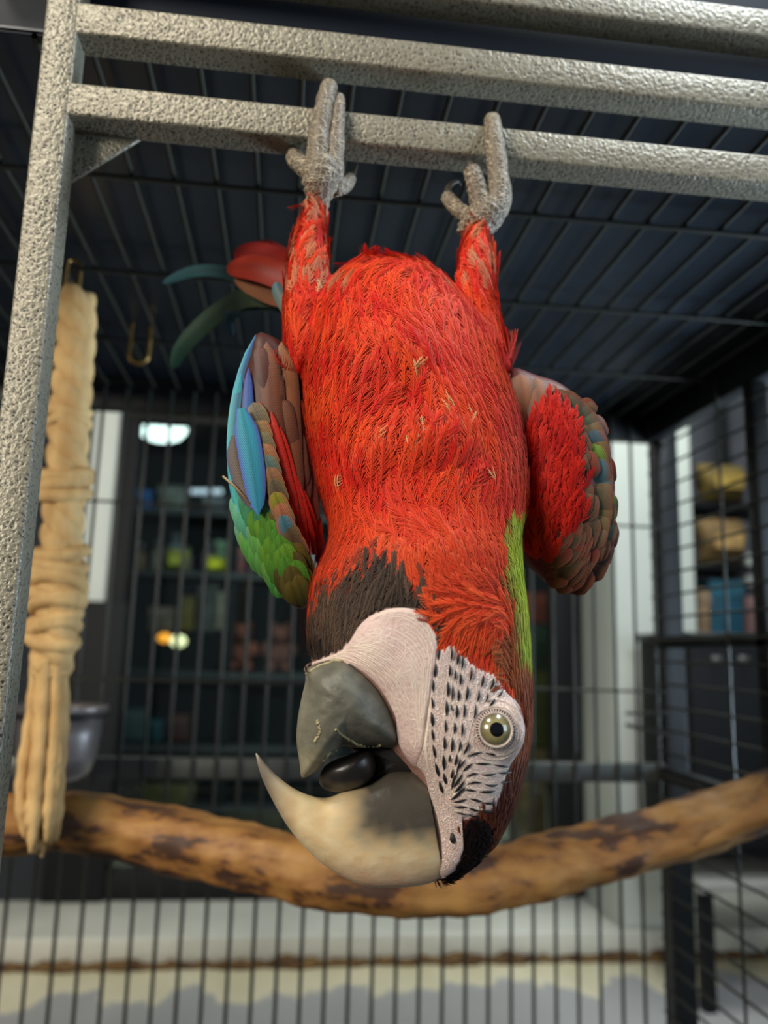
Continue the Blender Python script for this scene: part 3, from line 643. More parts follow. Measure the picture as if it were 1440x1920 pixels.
FORE = [(795,1680),(800,1645),(850,1640),(868,1604),(866,1560),(880,1535),(905,1535),(925,1560),(905,1610),(870,1660),(830,1690)]
def lerp(a, b, t): return np.asarray(a)*(1-t)[..., None]+np.asarray(b)*t[..., None]
LIN = lambda *c: np.array(srgb(*c)[:3])
def colour(x, y, jit):
    n_ = len(x); c = np.tile(LIN(205, 34, 24), (n_, 1))
    c = lerp(c, LIN(226, 74, 30), np.clip(jit[:, 0]*1.1-.15, 0, 1))
    nk = np.clip((y-930)/120, 0, 1); c = lerp(c, lerp(np.tile(LIN(196, 58, 34), (n_, 1)), LIN(212, 76, 40), jit[:, 1]), nk*.75)
    ck = (y > 1120)*(x > 820); c[ck] = lerp(np.tile(LIN(206, 52, 24), (ck.sum(), 1)), LIN(226, 84, 40), jit[ck, 1])
    cool_lit = np.clip((x-930)/60, 0, 1)*np.clip((980-y)/60, 0, 1)*np.clip((y-700)/100, 0, 1); c = lerp(c, LIN(214, 90, 84), cool_lit*.5)  # pinkish cool light from the right painted into the flank
    leg = (y < 560)*((x < 640) | (x > 845)); sp = leg*(jit[:, 2] > .62); c[sp] = lerp(c[sp], LIN(170, 140, 104), np.full(sp.sum(), .55))
    gx = 940+np.clip((y-990)/25, 0, 1)*8+np.clip((y-1120)/100, 0, 1)*16+np.clip((y-1250)/80, 0, 1)*60
    g = (y > 985)*(y < 1330)*(x > gx+jit[:, 2]*12); c[g] = lerp(np.tile(LIN(134, 100, 44), (g.sum(), 1)), lerp(np.tile(LIN(150, 170, 44), (g.sum(), 1)), LIN(198, 212, 70), jit[g, 1]), np.clip((x[g]-gx[g])/26+(jit[g, 0]-.5)*.7, 0, 1))
    cr = (y > 1200)*(x > 942+np.clip((y-1260)/60, -1, 0)*20)*(~g)
    c[cr] = lerp(np.tile(LIN(128, 52, 26), (cr.sum(), 1)), LIN(164, 90, 44), jit[cr, 0])
    lo = ((y > 1440)*(x > 880)) | ((y > 1500)*(x > 835)); c[lo] = lerp(np.tile(LIN(92, 40, 30), (lo.sum(), 1)), LIN(126, 68, 40), jit[lo, 0])
    t0 = inpoly(x+(jit[:, 1]-.5)*70, y+0+(jit[:, 2]-.5)*60, THROAT); c[t0] = lerp(c[t0], LIN(110, 52, 40), .35+.5*jit[t0, 0])
    t = inpoly(x+(jit[:, 1]-.5)*26, y-12+(jit[:, 2]-.5)*30, THROAT); c[t] = lerp(np.tile(LIN(50, 42, 38), (t.sum(), 1)), LIN(92, 74, 62), jit[t, 0])
    fo = inpoly(x+(jit[:, 1]-.5)*8, y, FORE) | (y > 1625); c[fo] = LIN(24, 15, 16)
    return c
px, py = proj(BV)
bc = colour(px, py, rng.random((nv, 3))*.3)*.8
sk = inpoly(px, py, FACE) | inpoly(px, py, CHIN); bc[sk] = LIN(206, 178, 170); md = (py > 1238)*(px < 826); bc[md] = LIN(150, 112, 100)
a = bme.color_attributes.new('Col', 'FLOAT_COLOR', 'POINT'); a.data.foreach_set('color', np.c_[bc, np.ones(nv)].astype(np.float32).ravel())
bme.polygons.foreach_set('use_smooth', [True]*len(bme.polygons))
for i in range(len(bme.materials)): bme.materials.pop()
body = link('body', bme, M['body'], bird)

def mesh_fast(name, V, quads, tris, col):
    me = bpy.data.meshes.new(name); nq, ntr = len(quads), len(tris)
    me.vertices.add(len(V)); me.vertices.foreach_set('co', V.astype(np.float32).ravel())
    me.loops.add(nq*4+ntr*3); me.polygons.add(nq+ntr)
    me.loops.foreach_set('vertex_index', np.r_[quads.ravel(), tris.ravel()].astype(np.int32))
    me.polygons.foreach_set('loop_start', np.r_[np.arange(nq)*4, nq*4+np.arange(ntr)*3].astype(np.int32))
    me.update(calc_edges=True); me.validate()
    a = me.color_attributes.new('Col', 'FLOAT_COLOR', 'POINT'); a.data.foreach_set('color', np.c_[col, np.ones(len(V))].astype(np.float32).ravel())
    return me
def plumes(name, P, Nn, G, Ln, Wd, C, parent, nb=13, lift=.22, bw=.0007, tipc=None, tip=.35):
    """soft contour feathers: a shaft with barbs on both sides, thousands joined"""
    n_ = len(P); G = G-Nn*np.sum(G*Nn, 1)[:, None]; G /= np.linalg.norm(G, axis=1)[:, None]+1e-9; Sd = np.cross(G, Nn)
    lf = lift*(.6+.8*rng.random(n_)); V = []; Cc = []
    T = np.linspace(.08, 1, nb)
    def shaft(t): return P+G*(Ln*t)[:, None]+Nn*(lf*Ln*(t-.75*t*t)+.0006)[:, None]
    for sgn in (-1, 1):
        for t in T:
            ang = math.radians(50-42*t); prof = math.sin(math.pi*min(1, .18+.8*t)**.8)*.9+.12
            l = Wd*prof*(.7+.7*rng.random(n_)); an = ang+rng.normal(0, .12, n_)
            b0 = shaft(np.full(n_, t)*.92); d1 = G*np.cos(an)[:, None]+sgn*Sd*np.sin(an)[:, None]; d2 = G*np.cos(an*.6)[:, None]+sgn*Sd*np.sin(an*.6)[:, None]
            dn = -Nn*(l*.22)[:, None]; b1 = b0+d1*(l*.5)[:, None]+dn*.3; b2 = b1+d2*(l*.5)[:, None]+dn*.7
            wv = np.cross(Nn, d1)*bw*.5
            V.append(np.stack([b0-wv, b0+wv, b1+wv*.9, b1-wv*.9, b2], 1))
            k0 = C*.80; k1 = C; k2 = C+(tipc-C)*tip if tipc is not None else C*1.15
            Cc.append(np.stack([k0, k0, k1, k1, k2], 1))
    s0, s1, s2 = shaft(np.zeros(n_)), shaft(np.full(n_, .5)), shaft(np.full(n_, .95)); wv = Sd*.00022; up = Nn*.0002
    V.append(np.stack([s0-wv+up, s0+wv+up, s1+wv+up, s1-wv+up, s2+up], 1)); kk = C*1.03; Cc.append(np.stack([kk]*5, 1))
    V = np.concatenate(V, 0).reshape(-1, 3); Cc = np.clip(np.concatenate(Cc, 0).reshape(-1, 3), 0, 1); b_ = np.arange(len(V)//5)*5
    o = link(name, mesh_fast(name, V, np.stack([b_, b_+1, b_+2, b_+3], 1), np.stack([b_+3, b_+2, b_+4], 1), Cc), M['feather'], parent); tag(o, kind='stuff'); return o

# scatter contour feathers over the body
bme.calc_loop_triangles(); nt_ = len(bme.loop_triangles); TR = np.empty(nt_*3, int); bme.loop_triangles.foreach_get('vertices', TR); TR = TR.reshape(-1, 3)
A = np.linalg.norm(np.cross(BV[TR[:, 1]]-BV[TR[:, 0]], BV[TR[:, 2]]-BV[TR[:, 0]]), axis=1)
ns = 90000; ti = rng.choice(nt_, ns, p=A/A.sum()); r1 = np.sqrt(rng.random(ns)); r2 = rng.random(ns)
PP = (1-r1)[:, None]*BV[TR[ti, 0]]+(r1*(1-r2))[:, None]*BV[TR[ti, 1]]+(r1*r2)[:, None]*BV[TR[ti, 2]]
NN = BN[TR[ti, 0]]; x, y = proj(PP)
front = NN@F < .35
skin = (inpoly(x, y, FACE) | inpoly(x, y, CHIN)) & (NN@F < .2)
inbeak = (y > 1235) & (x < 824) & ~((y > 1600))
ok = ~skin & ~inbeak & ~((y > 1560) & (x < 835) & (y < 1640))
PP, NN, x, y, front = PP[ok], NN[ok], x[ok], y[ok], front[ok]
head = y > 1130
spc = np.where(head, .0023, np.where(y > 990, .0034, .0047)); spc = np.where(front, spc, spc*1.7)
keep = []; cell = {}
for i in range(len(PP)):
    s = spc[i]; q = PP[i]; kx = (int(q[0]//.006), int(q[1]//.006), int(q[2]//.006)); good = True
    for dx in (-1, 0, 1):
        for dy in (-1, 0, 1):
            for dz in (-1, 0, 1):
                for j in cell.get((kx[0]+dx, kx[1]+dy, kx[2]+dz), ()):
                    e_ = PP[j]-q
                    if e_[0]*e_[0]+e_[1]*e_[1]+e_[2]*e_[2] < s*s: good = False; break
                if not good: break
            if not good: break
        if not good: break
    if good: keep.append(i); cell.setdefault(kx, []).append(i)
PP, NN, x, y, front = PP[keep], NN[keep], x[keep], y[keep], front[keep]; m_ = len(PP); jit = rng.random((m_, 3))
# neighbouring feathers share their tint in soft patches
ph = np.sin(PP[:, 0]*190+2)*np.sin(PP[:, 2]*170+1)+np.sin(PP[:, 0]*90+PP[:, 2]*120); jit[:, 0] = np.clip(.5*jit[:, 0]+.25+.27*ph, 0, 1)
Cx = colour(x, y, jit)
print('feathers', m_); G = np.tile(U, (m_, 1))+R*rng.normal(0, .22, m_)[:, None]+R*(.35*np.sin(PP[:, 2]*60+PP[:, 0]*40))[:, None]
ck = (y > 1050) & (x > 810) & (y < 1300) & (x < 990); th_ = (np.clip((y-1060)/110, 0, 1)*np.clip((965-x)/25, 0, 1)*np.clip((x-810)/30, 0, 1))**1.3*2.75+rng.normal(0, .16, m_); G[ck] = U*np.cos(th_[ck])[:, None]-R*np.sin(th_[ck])[:, None]
fo = inpoly(x, y, FORE) | (y > 1640); G[fo] = -U*.5+R*.5*rng.normal(.2, .5, fo.sum())[:, None]-F*.1
cr = (x > 958) & (y > 1180); G[cr] = U+R*rng.normal(.05, .12, cr.sum())[:, None]
Ln = np.where(y > 1180, .0095, np.where(y > 1020, .0135, .0205))*(.75+.5*jit[:, 1]); Ln = np.where((y > 985) & (x > 940) & (y < 1250), .011, Ln); Ln[fo] = .006
leg = (y < 600) & ((x < 640) | (x > 845)); Ln[leg] *= .7
Wd = Ln*.42
tc_ = Cx+(np.array([.88, .30, .12])-Cx)*np.where((Cx[:, 0] > .3) & (Cx[:, 1] < .3), .55, .12)[:, None]
hd = y > 1110
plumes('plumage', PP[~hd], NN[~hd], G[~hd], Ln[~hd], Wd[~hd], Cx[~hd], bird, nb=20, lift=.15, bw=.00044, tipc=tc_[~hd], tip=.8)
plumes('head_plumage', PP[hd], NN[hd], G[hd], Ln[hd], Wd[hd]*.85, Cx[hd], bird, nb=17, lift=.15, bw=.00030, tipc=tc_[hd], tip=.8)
# fringe over the border of the cheek skin
b_p = [(832,1205),(848,1198),(866,1216),(884,1232),(904,1246),(922,1254),(938,1258),(950,1285),(962,1306)]
fp = catmull(b_p, 34); q = [hit(a+rng.normal(0, 2), b-6+rng.normal(0, 4)) for a, b in fp]; q = [v for v in q if v is not None]
PP2 = np.array([v[0] for v in q]); NN2 = np.array([v[1] for v in q]); C2 = lerp(np.tile(LIN(190, 44, 26), (len(q), 1)), LIN(224, 88, 44), rng.random(len(q)))
plumes('cheek_fringe', PP2, NN2, np.tile(-U, (len(q), 1))+R*rng.normal(-.25, .2, len(q))[:, None], np.full(len(q), .009), np.full(len(q), .0035), C2, bird, nb=9, lift=.15, bw=.0005)
# loose yellowish down tufts in the breast creases
tp = [(775,845),(790,800),(880,805),(772,690),(700,830),(925,905),(850,760),(985,985),(560,985),(600,545),(938,490),(535,440),(640,915)]
q = [hit(a+rng.normal(0, 6), b+rng.normal(0, 6)) for a, b in tp for _ in range(3)]; q = [v for v in q if v is not None]
plumes('down_tuft', np.array([v[0] for v in q]), np.array([v[1] for v in q]), np.tile(U, (len(q), 1))+R*rng.normal(0, .7, len(q))[:, None], np.full(len(q), .010), np.full(len(q), .003), lerp(np.tile(LIN(206, 120, 70), (len(q), 1)), LIN(206, 180, 130), rng.random(len(q))), bird, nb=7, lift=.4, bw=.0004)

# bare skin of face and chin, laid on the body
def patch(name, poly, cen, m, off, parent, rings=34, n=150):
    O = closed(poly, n); c = np.array(cen, float); V = []; Fs = []
    for k in range(rings+1):
        s = 1-k/rings
        for p in O:
            q = c+(p-c)*s; h_ = hit(*q); e_ = off*min(1, k/2.5)-.0003*(k == 0)
            if h_ is None:
                h_ = hit(*(c+(q-c)*.96)) or hit(*(c+(q-c)*.9)) or hit(*c)
                pt = PD(q[0], q[1], (h_[0]-CAM)@F); V.append(pt+h_[1]*e_); continue
            V.append(h_[0]+h_[1]*e_)
    for k in range(rings):
        for j in range(n):
            i = (j+1) % n; Fs.append((k*n+j, (k+1)*n+j, (k+1)*n+i, k*n+i))
    return link(name, mesh_np(name, V, Fs), m, parent)
face = patch('facial_skin', FACE, (862, 1400), M['face'], .0013, bird); tag(face, 'bare white facial skin')
chin = patch('chin_skin', CHIN, (745, 1225), M['chin'], .0016, bird); tag(chin, 'pink wrinkled chin skin')
ctree = BVHTree.FromPolygons([v.co[:] for v in chin.data.vertices], [tuple(p.vertices) for p in chin.data.polygons])
def folds(name, curves, tree, parent, r0, r1):
    mb = MB()
    for q in curves:
        h_ = [hit(a, b, tree) for a, b in q]; run = []
        for v in h_+[None]:
            if v is not None: run.append(v[0]-v[1]*r0*.5); continue
            if len(run) > 4:
                m = len(run); rd = [(r0+(r1-r0)*random.random())*max(.12, math.sin(math.pi*(i+.5)/m))**.6 for i in range(m)]
                V, Fs = sweep(run, np.convolve(rd, [.25, .5, .25], 'same'), 7); mb.add(V, Fs)
            run = []
    return tag(mb.make(name, M['fold'], parent, smooth=True), kind='stuff')
EA = catmull([(584,1250),(612,1240),(642,1236),(672,1248),(704,1274),(730,1308),(748,1348),(758,1390),(778,1428)], 90)
EB = catmull([(640,1224),(662,1190),(690,1162),(726,1146),(766,1144),(802,1166),(819,1206),(812,1280),(796,1400)], 90)
cur = []
for s_ in list(np.linspace(.02, .5, 17))+list(np.linspace(.54, .97, 10)):
    a_ = random.randint(0, 25); b_ = random.randint(55, 90); ph_ = random.uniform(0, 6)
    if s_ > .4: a_ = random.randint(25, 45); b_ = 90
    q = EA*(1-s_)+EB*s_; q = q+np.c_[np.sin(np.arange(90)*.22+ph_)*2.2+np.sin(np.arange(90)*.6+ph_)*1.0, np.cos(np.arange(90)*.19+ph_)*2.0]; cur.append(q[a_:b_])
for _ in range(34):
    i = random.randint(12, 86); s_ = random.uniform(0, .85); j = min(89, max(0, i+random.randint(-12, 12))); s2 = min(.98, s_+random.uniform(.1, .25))
    p_, q_ = EA[i]*(1-s_)+EB[i]*s_, EA[j]*(1-s2)+EB[j]*s2; cur.append(np.array([p_*(1-t)+q_*t+np.array([math.sin(t*4)*3, 0]) for t in np.linspace(0, 1, 14)]))
folds('skin_folds', cur, ctree, chin, .00012, .00034)
ftree = BVHTree.FromPolygons([v.co[:] for v in face.data.vertices], [tuple(p.vertices) for p in face.data.polygons])
def fhit(a, b): return hit(a, b, ftree) or hit(a, b)
rows = [[(824,1212),(812,1280),(809,1350),(815,1420),(830,1490)], [(846,1212),(838,1290),(834,1360),(831,1430),(835,1470)], [(866,1228),(858,1300),(850,1370),(842,1425)],
        [(884,1248),(870,1320),(862,1390),(852,1430),(845,1458)], [(906,1262),(889,1330),(880,1385),(860,1430),(842,1490)], [(926,1268),(905,1322)], [(945,1290),(912,1328)], [(858,1222),(846,1300),(845,1330)],
        [(846,1470),(865,1430),(890,1412),(925,1413)], [(850,1476),(875,1437),(900,1431),(955,1437)], [(852,1486),(880,1452),(910,1452),(962,1446)], [(852,1492),(885,1466),(920,1472),(954,1462)],
        [(845,1500),(870,1480),(900,1484),(944,1480)], [(845,1505),(880,1497),(910,1505),(936,1500)], [(845,1512),(870,1512),(900,1520),(925,1516)], [(850,1521),(875,1526),(905,1530)]]
for r_ in rows:
    q = catmull(r_, 60); L_ = np.r_[0, np.cumsum(np.linalg.norm(np.diff(q, axis=0), axis=1))]; s = random.uniform(0, 6)
    while s < L_[-1]-10:
        ln = random.uniform(22, 31); w_ = random.uniform(1.9, 3.1)
        if L_[-1] < 90: ln *= .8
        V = []; Fs = []
        pts = [np.array([np.interp(min(s+ln*t, L_[-1]), L_, q[:, 0])+math.sin(t*2)*2, np.interp(min(s+ln*t, L_[-1]), L_, q[:, 1])]) for t in np.linspace(0, 1, 7)]
        good = True
        for i, p in enumerate(pts):
            h_ = fhit(*p)
            if h_ is None or (p[0]-928)**2+(p[1]-1368)**2 < 44**2: good = False; break
            dv = (pts[min(i+1, 6)]-pts[max(i-1, 0)]); dv = dv/np.linalg.norm(dv); sd = R*dv[1]+U*dv[0]; t = i/6
            ww = w_*.41/f*(math.sin(math.pi*(t*.9+.06))**1.15); cc_ = h_[0]+h_[1]*(.0004+.0012*(1-t)*t*2)
            V += [cc_-sd*ww, cc_+h_[1]*ww*.5, cc_+sd*ww]
        if good:
            for i in range(6):
                for j in range(2): Fs.append((i*3+j, i*3+j+1, (i+1)*3+j+1, (i+1)*3+j))
            link('facial_feather', mesh_np('facial_feather', V, Fs), M['ink'], face)
        s += ln+random.uniform(3, 8)

cur = []
for r_ in rows:
    q = catmull(r_, 60)
    for o_ in (-6, -3, 4, 7):
        a_ = random.randint(0, 12)
        while a_ < 52:
            b_ = min(60, a_+random.randint(8, 18)); cur.append(q[a_:b_]+np.array([o_+random.uniform(-1, 1), 0 if r_ in rows[:8] else o_*.8])+np.c_[np.sin(np.arange(b_-a_)*.5)*.8, np.zeros(b_-a_)]); a_ = b_+random.randint(0, 4)
for k_ in range(7):
    cur.append(catmull([(818-k_*1.5,1225),(806-k_*1.2,1330),(800-k_*.6,1410),(812-k_,1470)], 60)[random.randint(0, 10):random.randint(40, 60)])
cur = [q[(q[:, 0]-928)**2+(q[:, 1]-1368)**2 > 40**2] for q in cur]
folds('skin_folds', [q for q in cur if len(q) > 5], ftree, face, .0001, .00028)

# eye
eh = hit(928, 1368); en = -ray(928, 1368); en /= np.linalg.norm(en); en = en*.85+R*.18; en /= np.linalg.norm(en)
ep = eh[0]+en*.0012
eye = empty('eye', None, None, ep); eye.parent = bird; eye.matrix_parent_inverse = bird.matrix_world.inverted()
ex = np.cross(en, U); ex /= np.linalg.norm(ex); ey = np.cross(ex, en)
def capmesh(R_s, r0, r1, off, colf=None, rings=10, n=48):
    c = ep-en*math.sqrt(R_s**2-r1**2)+en*off if r0 == 0 else ep-en*math.sqrt(R_s**2-r1**2)
    V = []; Fs = []; Cc = []
    for k in range(rings+1):
        r = r0+(r1-r0)*k/rings; h_ = math.sqrt(R_s**2-r*r)
        for j in range(n):
            a = 2*math.pi*j/n; V.append(c+en*h_+(ex*math.cos(a)+ey*math.sin(a))*r); Cc.append(tuple(colf(k/rings, j))+(1,) if colf else (1, 1, 1, 1))
    for k in range(rings):
        for j in range(n): i = (j+1) % n; Fs.append((k*n+j, k*n+i, (k+1)*n+i, (k+1)*n+j))
    return V, Fs, Cc
re_ = 30*.40/f
def irc(t, j):
    a = LIN(80, 76, 50); b_ = LIN(140, 130, 86); c = LIN(86, 78, 58)
    v = a*(1-t/.45)+b_*(t/.45) if t < .45 else b_*(1-(t-.45)/.55)+c*((t-.45)/.55)
    return v*(.9+.2*((j*7) % 5)/5)
V, Fs, Cc = capmesh(.0105, 0, re_, 0, irc); link('iris', mesh_np('iris', V, Fs, Cc), M['iris'], eye)
V, Fs, Cc = capmesh(.0105, 0, re_, 0); rp_ = 13*.40/f
c = ep-en*math.sqrt(.0105**2-re_**2); V = []; Fs = []
for k in range(8):
    r = rp_*k/7; h_ = math.sqrt(.0105**2-r*r)+.00012
    for j in range(40): a = 2*math.pi*j/40; V.append(c+en*h_+(ex*math.cos(a)+ey*math.sin(a))*r)
for k in range(7):
    for j in range(40): i = (j+1) % 40; Fs.append((k*40+j, k*40+i, (k+1)*40+i, (k+1)*40+j))
link('pupil', mesh_np('pupil', V, Fs), M['pupil'], eye)
lid = MB()
V, Fs = sweep([ep+(ex*math.cos(a)+ey*math.sin(a)*.98)*re_*1.04 for a in np.linspace(0, 2*math.pi, 65)], .0009, 10, cap=False); lid.add(V, Fs)
for k_ in range(17):
    rr_ = re_*random.uniform(1.2, 1.85); a0_ = random.uniform(0, 6.28); a1_ = a0_+random.uniform(.7, 2.2); m = 22
    pts = []
    for i, a in enumerate(np.linspace(a0_, a1_, m)):
        p = ep+(ex*math.cos(a)+ey*math.sin(a))*(rr_+.0006*math.sin(a*2+k_)); u_, v_ = proj(p); h_ = fhit(float(u_), float(v_))
        if h_ is not None: pts.append(h_[0])
    if len(pts) > 6: V, Fs = sweep(pts, [.00055*max(.1, math.sin(math.pi*(i+.5)/len(pts))) for i in range(len(pts))], 7); lid.add(V, Fs)
lid.make('eyelid', M['lid'], eye, smooth=True)
lsh = MB()
for a in np.linspace(0, 2*math.pi, 44, endpoint=False):
    dd = ex*math.cos(a)+ey*math.sin(a); p = ep+dd*re_*1.10+en*.0009; V, Fs = sweep([p, p+dd*.0011+en*.0002], .00028, 5); lsh.add(V, Fs)
tag(lsh.make('eyelash_dots', M['ink'], eye), kind='stuff')
# nostril
h_ = fhit(849, 1570); nn = h_[1]
V, Fs = sweep([h_[0]+U*.0022+nn*.0001, h_[0]+U*.0005+nn*.0002, h_[0]-U*.0012+nn*.0002, h_[0]-U*.0026-nn*.0001], [.0008, .0014, .0016, .0009], 14); mb = MB(); mb.add(V, Fs); tag(mb.make('nostril', M['mouth'], face, smooth=True), 'dark nostril opening')

# upper mandible
IN = [(798,1446),(735,1446),(690,1470),(650,1482),(608,1496),(560,1483),(520,1455),(495,1428),(481,1412)]
OUT = [(832,1648),(778,1662),(700,1664),(655,1650),(600,1616),(545,1557),(508,1495),(488,1450),(479,1413)]
ts = [0, .2, .4, .5, .6, .75, .87, .95, 1]
K = 70; tt = np.linspace(0, 1, K)
def pl(A_): 
    q = catmull(A_, 400); src = np.interp(np.linspace(0, len(ts)-1, 400), range(len(ts)), ts)
    return np.c_[np.interp(tt, src, q[:, 0]), np.interp(tt, src, q[:, 1])]
I_, O_ = pl(IN), pl(OUT); n = 40; V = []; Fs = []; uv = []
for i in range(K):
    t = tt[i]; c = (I_[i]+O_[i])/2; hv = (O_[i]-I_[i])/2; d0 = .424-.022*t; w_ = .0205*(1-t)**.62+.0006
    w_ *= 1+.06*math.sin(t*5)
    for j in range(n):
        a = 2*math.pi*j/n; ca, sa = math.cos(a), math.sin(a)
        hx = np.sign(ca)*abs(ca)**(.85); q = c+hv*hx
        V.append(PD(q[0], q[1], d0-w_*np.sign(sa)*abs(sa)**.8)); uv.append((t, hx))
for i in range(K-1):
    for j in range(n): k = (j+1) % n; Fs.append((i*n+j, (i+1)*n+j, (i+1)*n+k, i*n+k))
Fs.append(tuple(range(n))); Fs.append(tuple(range((K-1)*n, K*n))[::-1])
V = np.array(V); vx, vy = proj(V); t_, h_ = np.array(uv).T
nz = .5+.5*np.sin(vx*.11+np.sin(vy*.07)*2)*np.sin(vy*.09+1)
c = lerp(np.tile(LIN(222, 188, 138), (len(V), 1)), LIN(236, 212, 168), np.clip(nz, 0, 1))
c = lerp(c, LIN(214, 168, 140), np.clip((vy-1610)/50, 0, 1)*.7)
dk = np.clip((1605-vy)/50+(nz-.5)*.3, 0, 1)*np.clip((vx-625)/75+(nz-.5)*.3, 0, 1); c = lerp(c, LIN(62, 59, 55), dk*.97)
c = lerp(c, LIN(160, 140, 96), np.clip((vx-520)/60, 0, 1)*np.clip((640-vx)/60, 0, 1)*np.clip(-h_*1.2, 0, 1)*.6)
c = lerp(c, LIN(98, 92, 90), np.clip((560-vx)/62, 0, 1)*.85); c = lerp(c, LIN(196, 186, 168), np.clip((488-vx)/8, 0, 1)*.5)
link('upper_mandible', mesh_np('upper_mandible', V, Fs, np.c_[c, np.ones(len(c))]), M['beak'], bird)['label'] = 'large cream hooked upper beak'
# lower mandible
LOW = [(576,1254),(606,1240),(640,1234),(672,1248),(702,1272),(728,1306),(746,1345),(757,1392),(735,1402),(700,1400),(664,1402),(640,1400),(618,1420),(600,1440),(584,1452),(566,1458),(562,1432),(556,1390),(558,1350),(565,1310),(572,1280)]
V, Fs = pillow(LOW, (655, 1330), lambda x, y: .417-.000035*(700-x), .030, .012, n=96, rings=18, power=2.2)
vx, vy = proj(V); nz = .5+.5*np.sin(vx*.13+np.sin(vy*.08)*2)*np.sin(vy*.11+1)
c = lerp(np.tile(LIN(86, 85, 76), (len(V), 1)), LIN(112, 110, 98), nz)
c = lerp(c, LIN(150, 140, 106), np.clip((vy-1395)/45, 0, 1)*np.clip((660-vx)/60, 0, 1)*.8); c = lerp(c, LIN(150, 146, 128), np.clip((598-vx)/30, 0, 1)*.5)
lm = link('lower_mandible', mesh_np('lower_mandible', V, Fs, np.c_[c, np.ones(len(c))]), M['lowbeak'], bird); lm['label'] = 'dark grey lower beak'
# chipped pale flakes on the rim of the lower beak
ltree = BVHTree.FromPolygons([tuple(v) for v in V], [tuple(q) for q in Fs]); mb = MB()
for pl_ in ([(606,1426),(620,1412),(640,1404)], [(668,1396),(690,1399),(712,1398)], [(594,1350),(600,1362),(598,1376),(590,1390)], [(628,1366),(645,1380),(662,1392),(690,1402)], [(576,1262),(606,1246),(640,1238),(672,1252),(700,1276),(726,1310)]):
    q = [hit(a+random.uniform(-2, 2), b+random.uniform(-2, 2), ltree) for a, b in catmull(pl_, 26)]; q = [v[0]+v[1]*.0001 for v in q if v is not None]
    if len(q) > 4: V2, F2 = sweep(q, [.0003+.0006*random.random() for _ in q], 6); mb.add(V2, F2)
tag(mb.make('horn_flakes', mat('horn_flake', srgb(168, 156, 116), .6), lm, smooth=True), 'pale peeling horn edge', kind='stuff')
# tongue and mouth
V, Fs = pillow([(598,1462),(606,1440),(628,1424),(660,1412),(692,1408),(704,1430),(700,1456),(680,1474),(650,1484),(622,1484),(604,1476)], (652, 1448), lambda x, y: .412, .013, .013, 48, 10)
link('tongue', mesh_np('tongue', V, Fs), M['tongue'], bird)['label'] = 'round black tongue'
V, Fs = pillow([(640,1395),(700,1385),(765,1375),(815,1420),(812,1470),(760,1475),(700,1490),(672,1478),(690,1440),(660,1405)], (745, 1430), lambda x, y: .424, .010, .012, 60, 8)
link('mouth_lining', mesh_np('mouth_lining', V, Fs), M['mouth'], bird)

# feet
def toe(pts, radii, parent, nm='toe', claw=None, m=None):
    q = catmull(pts, 44); r = catmull([[v] for v in radii], 44)[:, 0]
    V, Fs = sweep(q, r, 18, mod=lambda i, a: 1+.09*abs(math.sin(i*.55))+.03*math.sin(5*a+i*1.3))
    mb = MB(); mb.add(V, Fs); mb.make(nm, m or M['foot'], parent, smooth=True)
    if claw is not None:
        q = catmull(claw, 16); V, Fs = sweep(q, np.linspace(radii[-1]*.72, .0006, 16), 10); mb = MB(); mb.add(V, Fs); mb.make('claw', M['claw'], parent, smooth=True)
def tp(*L): return [PY(a, b, Y) for a, b, Y in L]
fl_ = empty('foot', None, None, PY(600, 340, .49)); fl_.parent = bird; fl_.matrix_parent_inverse = bird.matrix_world.inverted()
toe(tp((592, 402, .497), (596, 375, .495), (600, 345, .492), (603, 318, .492), (604, 300, .4925)), [.0075, .0078, .0115, .0115, .008], fl_, 'tarsus')
toe(tp((594, 335, .491), (596, 290, .491), (601, 240, .4915), (609, 195, .4925), (616, 168, .4955), (617, 166, .506), (616, 172, .522), (614, 196, .532)), [.0078, .0076, .0066, .0062, .0058, .0055, .0052, .0045], fl_, claw=tp((614, 196, .532), (612, 225, .536), (610, 250, .533)))
toe(tp((622, 338, .493), (626, 290, .493), (631, 235, .4935), (634, 200, .4945), (635, 188, .499), (634, 188, .508), (633, 195, .522), (632, 210, .530)), [.0072, .0066, .0052, .0046, .0042, .0042, .004, .0036], fl_, claw=tp((632, 210, .530), (631, 235, .533), (630, 250, .531)))
toe(tp((588, 330, .494), (568, 312, .497), (553, 300, .503), (552, 292, .514), (556, 285, .525)), [.007, .0062, .0054, .005, .0045], fl_, claw=tp((556, 285, .525), (560, 272, .53), (566, 262, .53)))
toe(tp((622, 352, .496), (645, 348, .503), (656, 335, .512)), [.006, .005, .0042], fl_, claw=tp((656, 335, .512), (664, 322, .516), (670, 306, .518)))
frt = empty('foot', None, None, PY(912, 410, .49)); frt.parent = bird; frt.matrix_parent_inverse = bird.matrix_world.inverted()
toe(tp((882, 445, .5), (888, 430, .498), (902, 412, .494), (914, 398, .493), (920, 380, .493)), [.0095, .0105, .0115, .0115, .008], frt, 'tarsus')
toe(tp((922, 408, .492), (934, 365, .491), (933, 320, .491), (928, 275, .4915), (925, 245, .4935), (923, 228, .500), (922, 230, .512), (921, 248, .526)), [.0085, .0078, .0068, .0064, .006, .0056, .005, .0044], frt, claw=tp((921, 248, .526), (920, 275, .531), (919, 298, .529)))
toe(tp((905, 408, .492), (898, 370, .490), (890, 338, .489), (884, 318, .4895)), [.0082, .0066, .0062, .0054], frt, claw=tp((884, 318, .4895), (880, 306, .498), (880, 304, .505)))
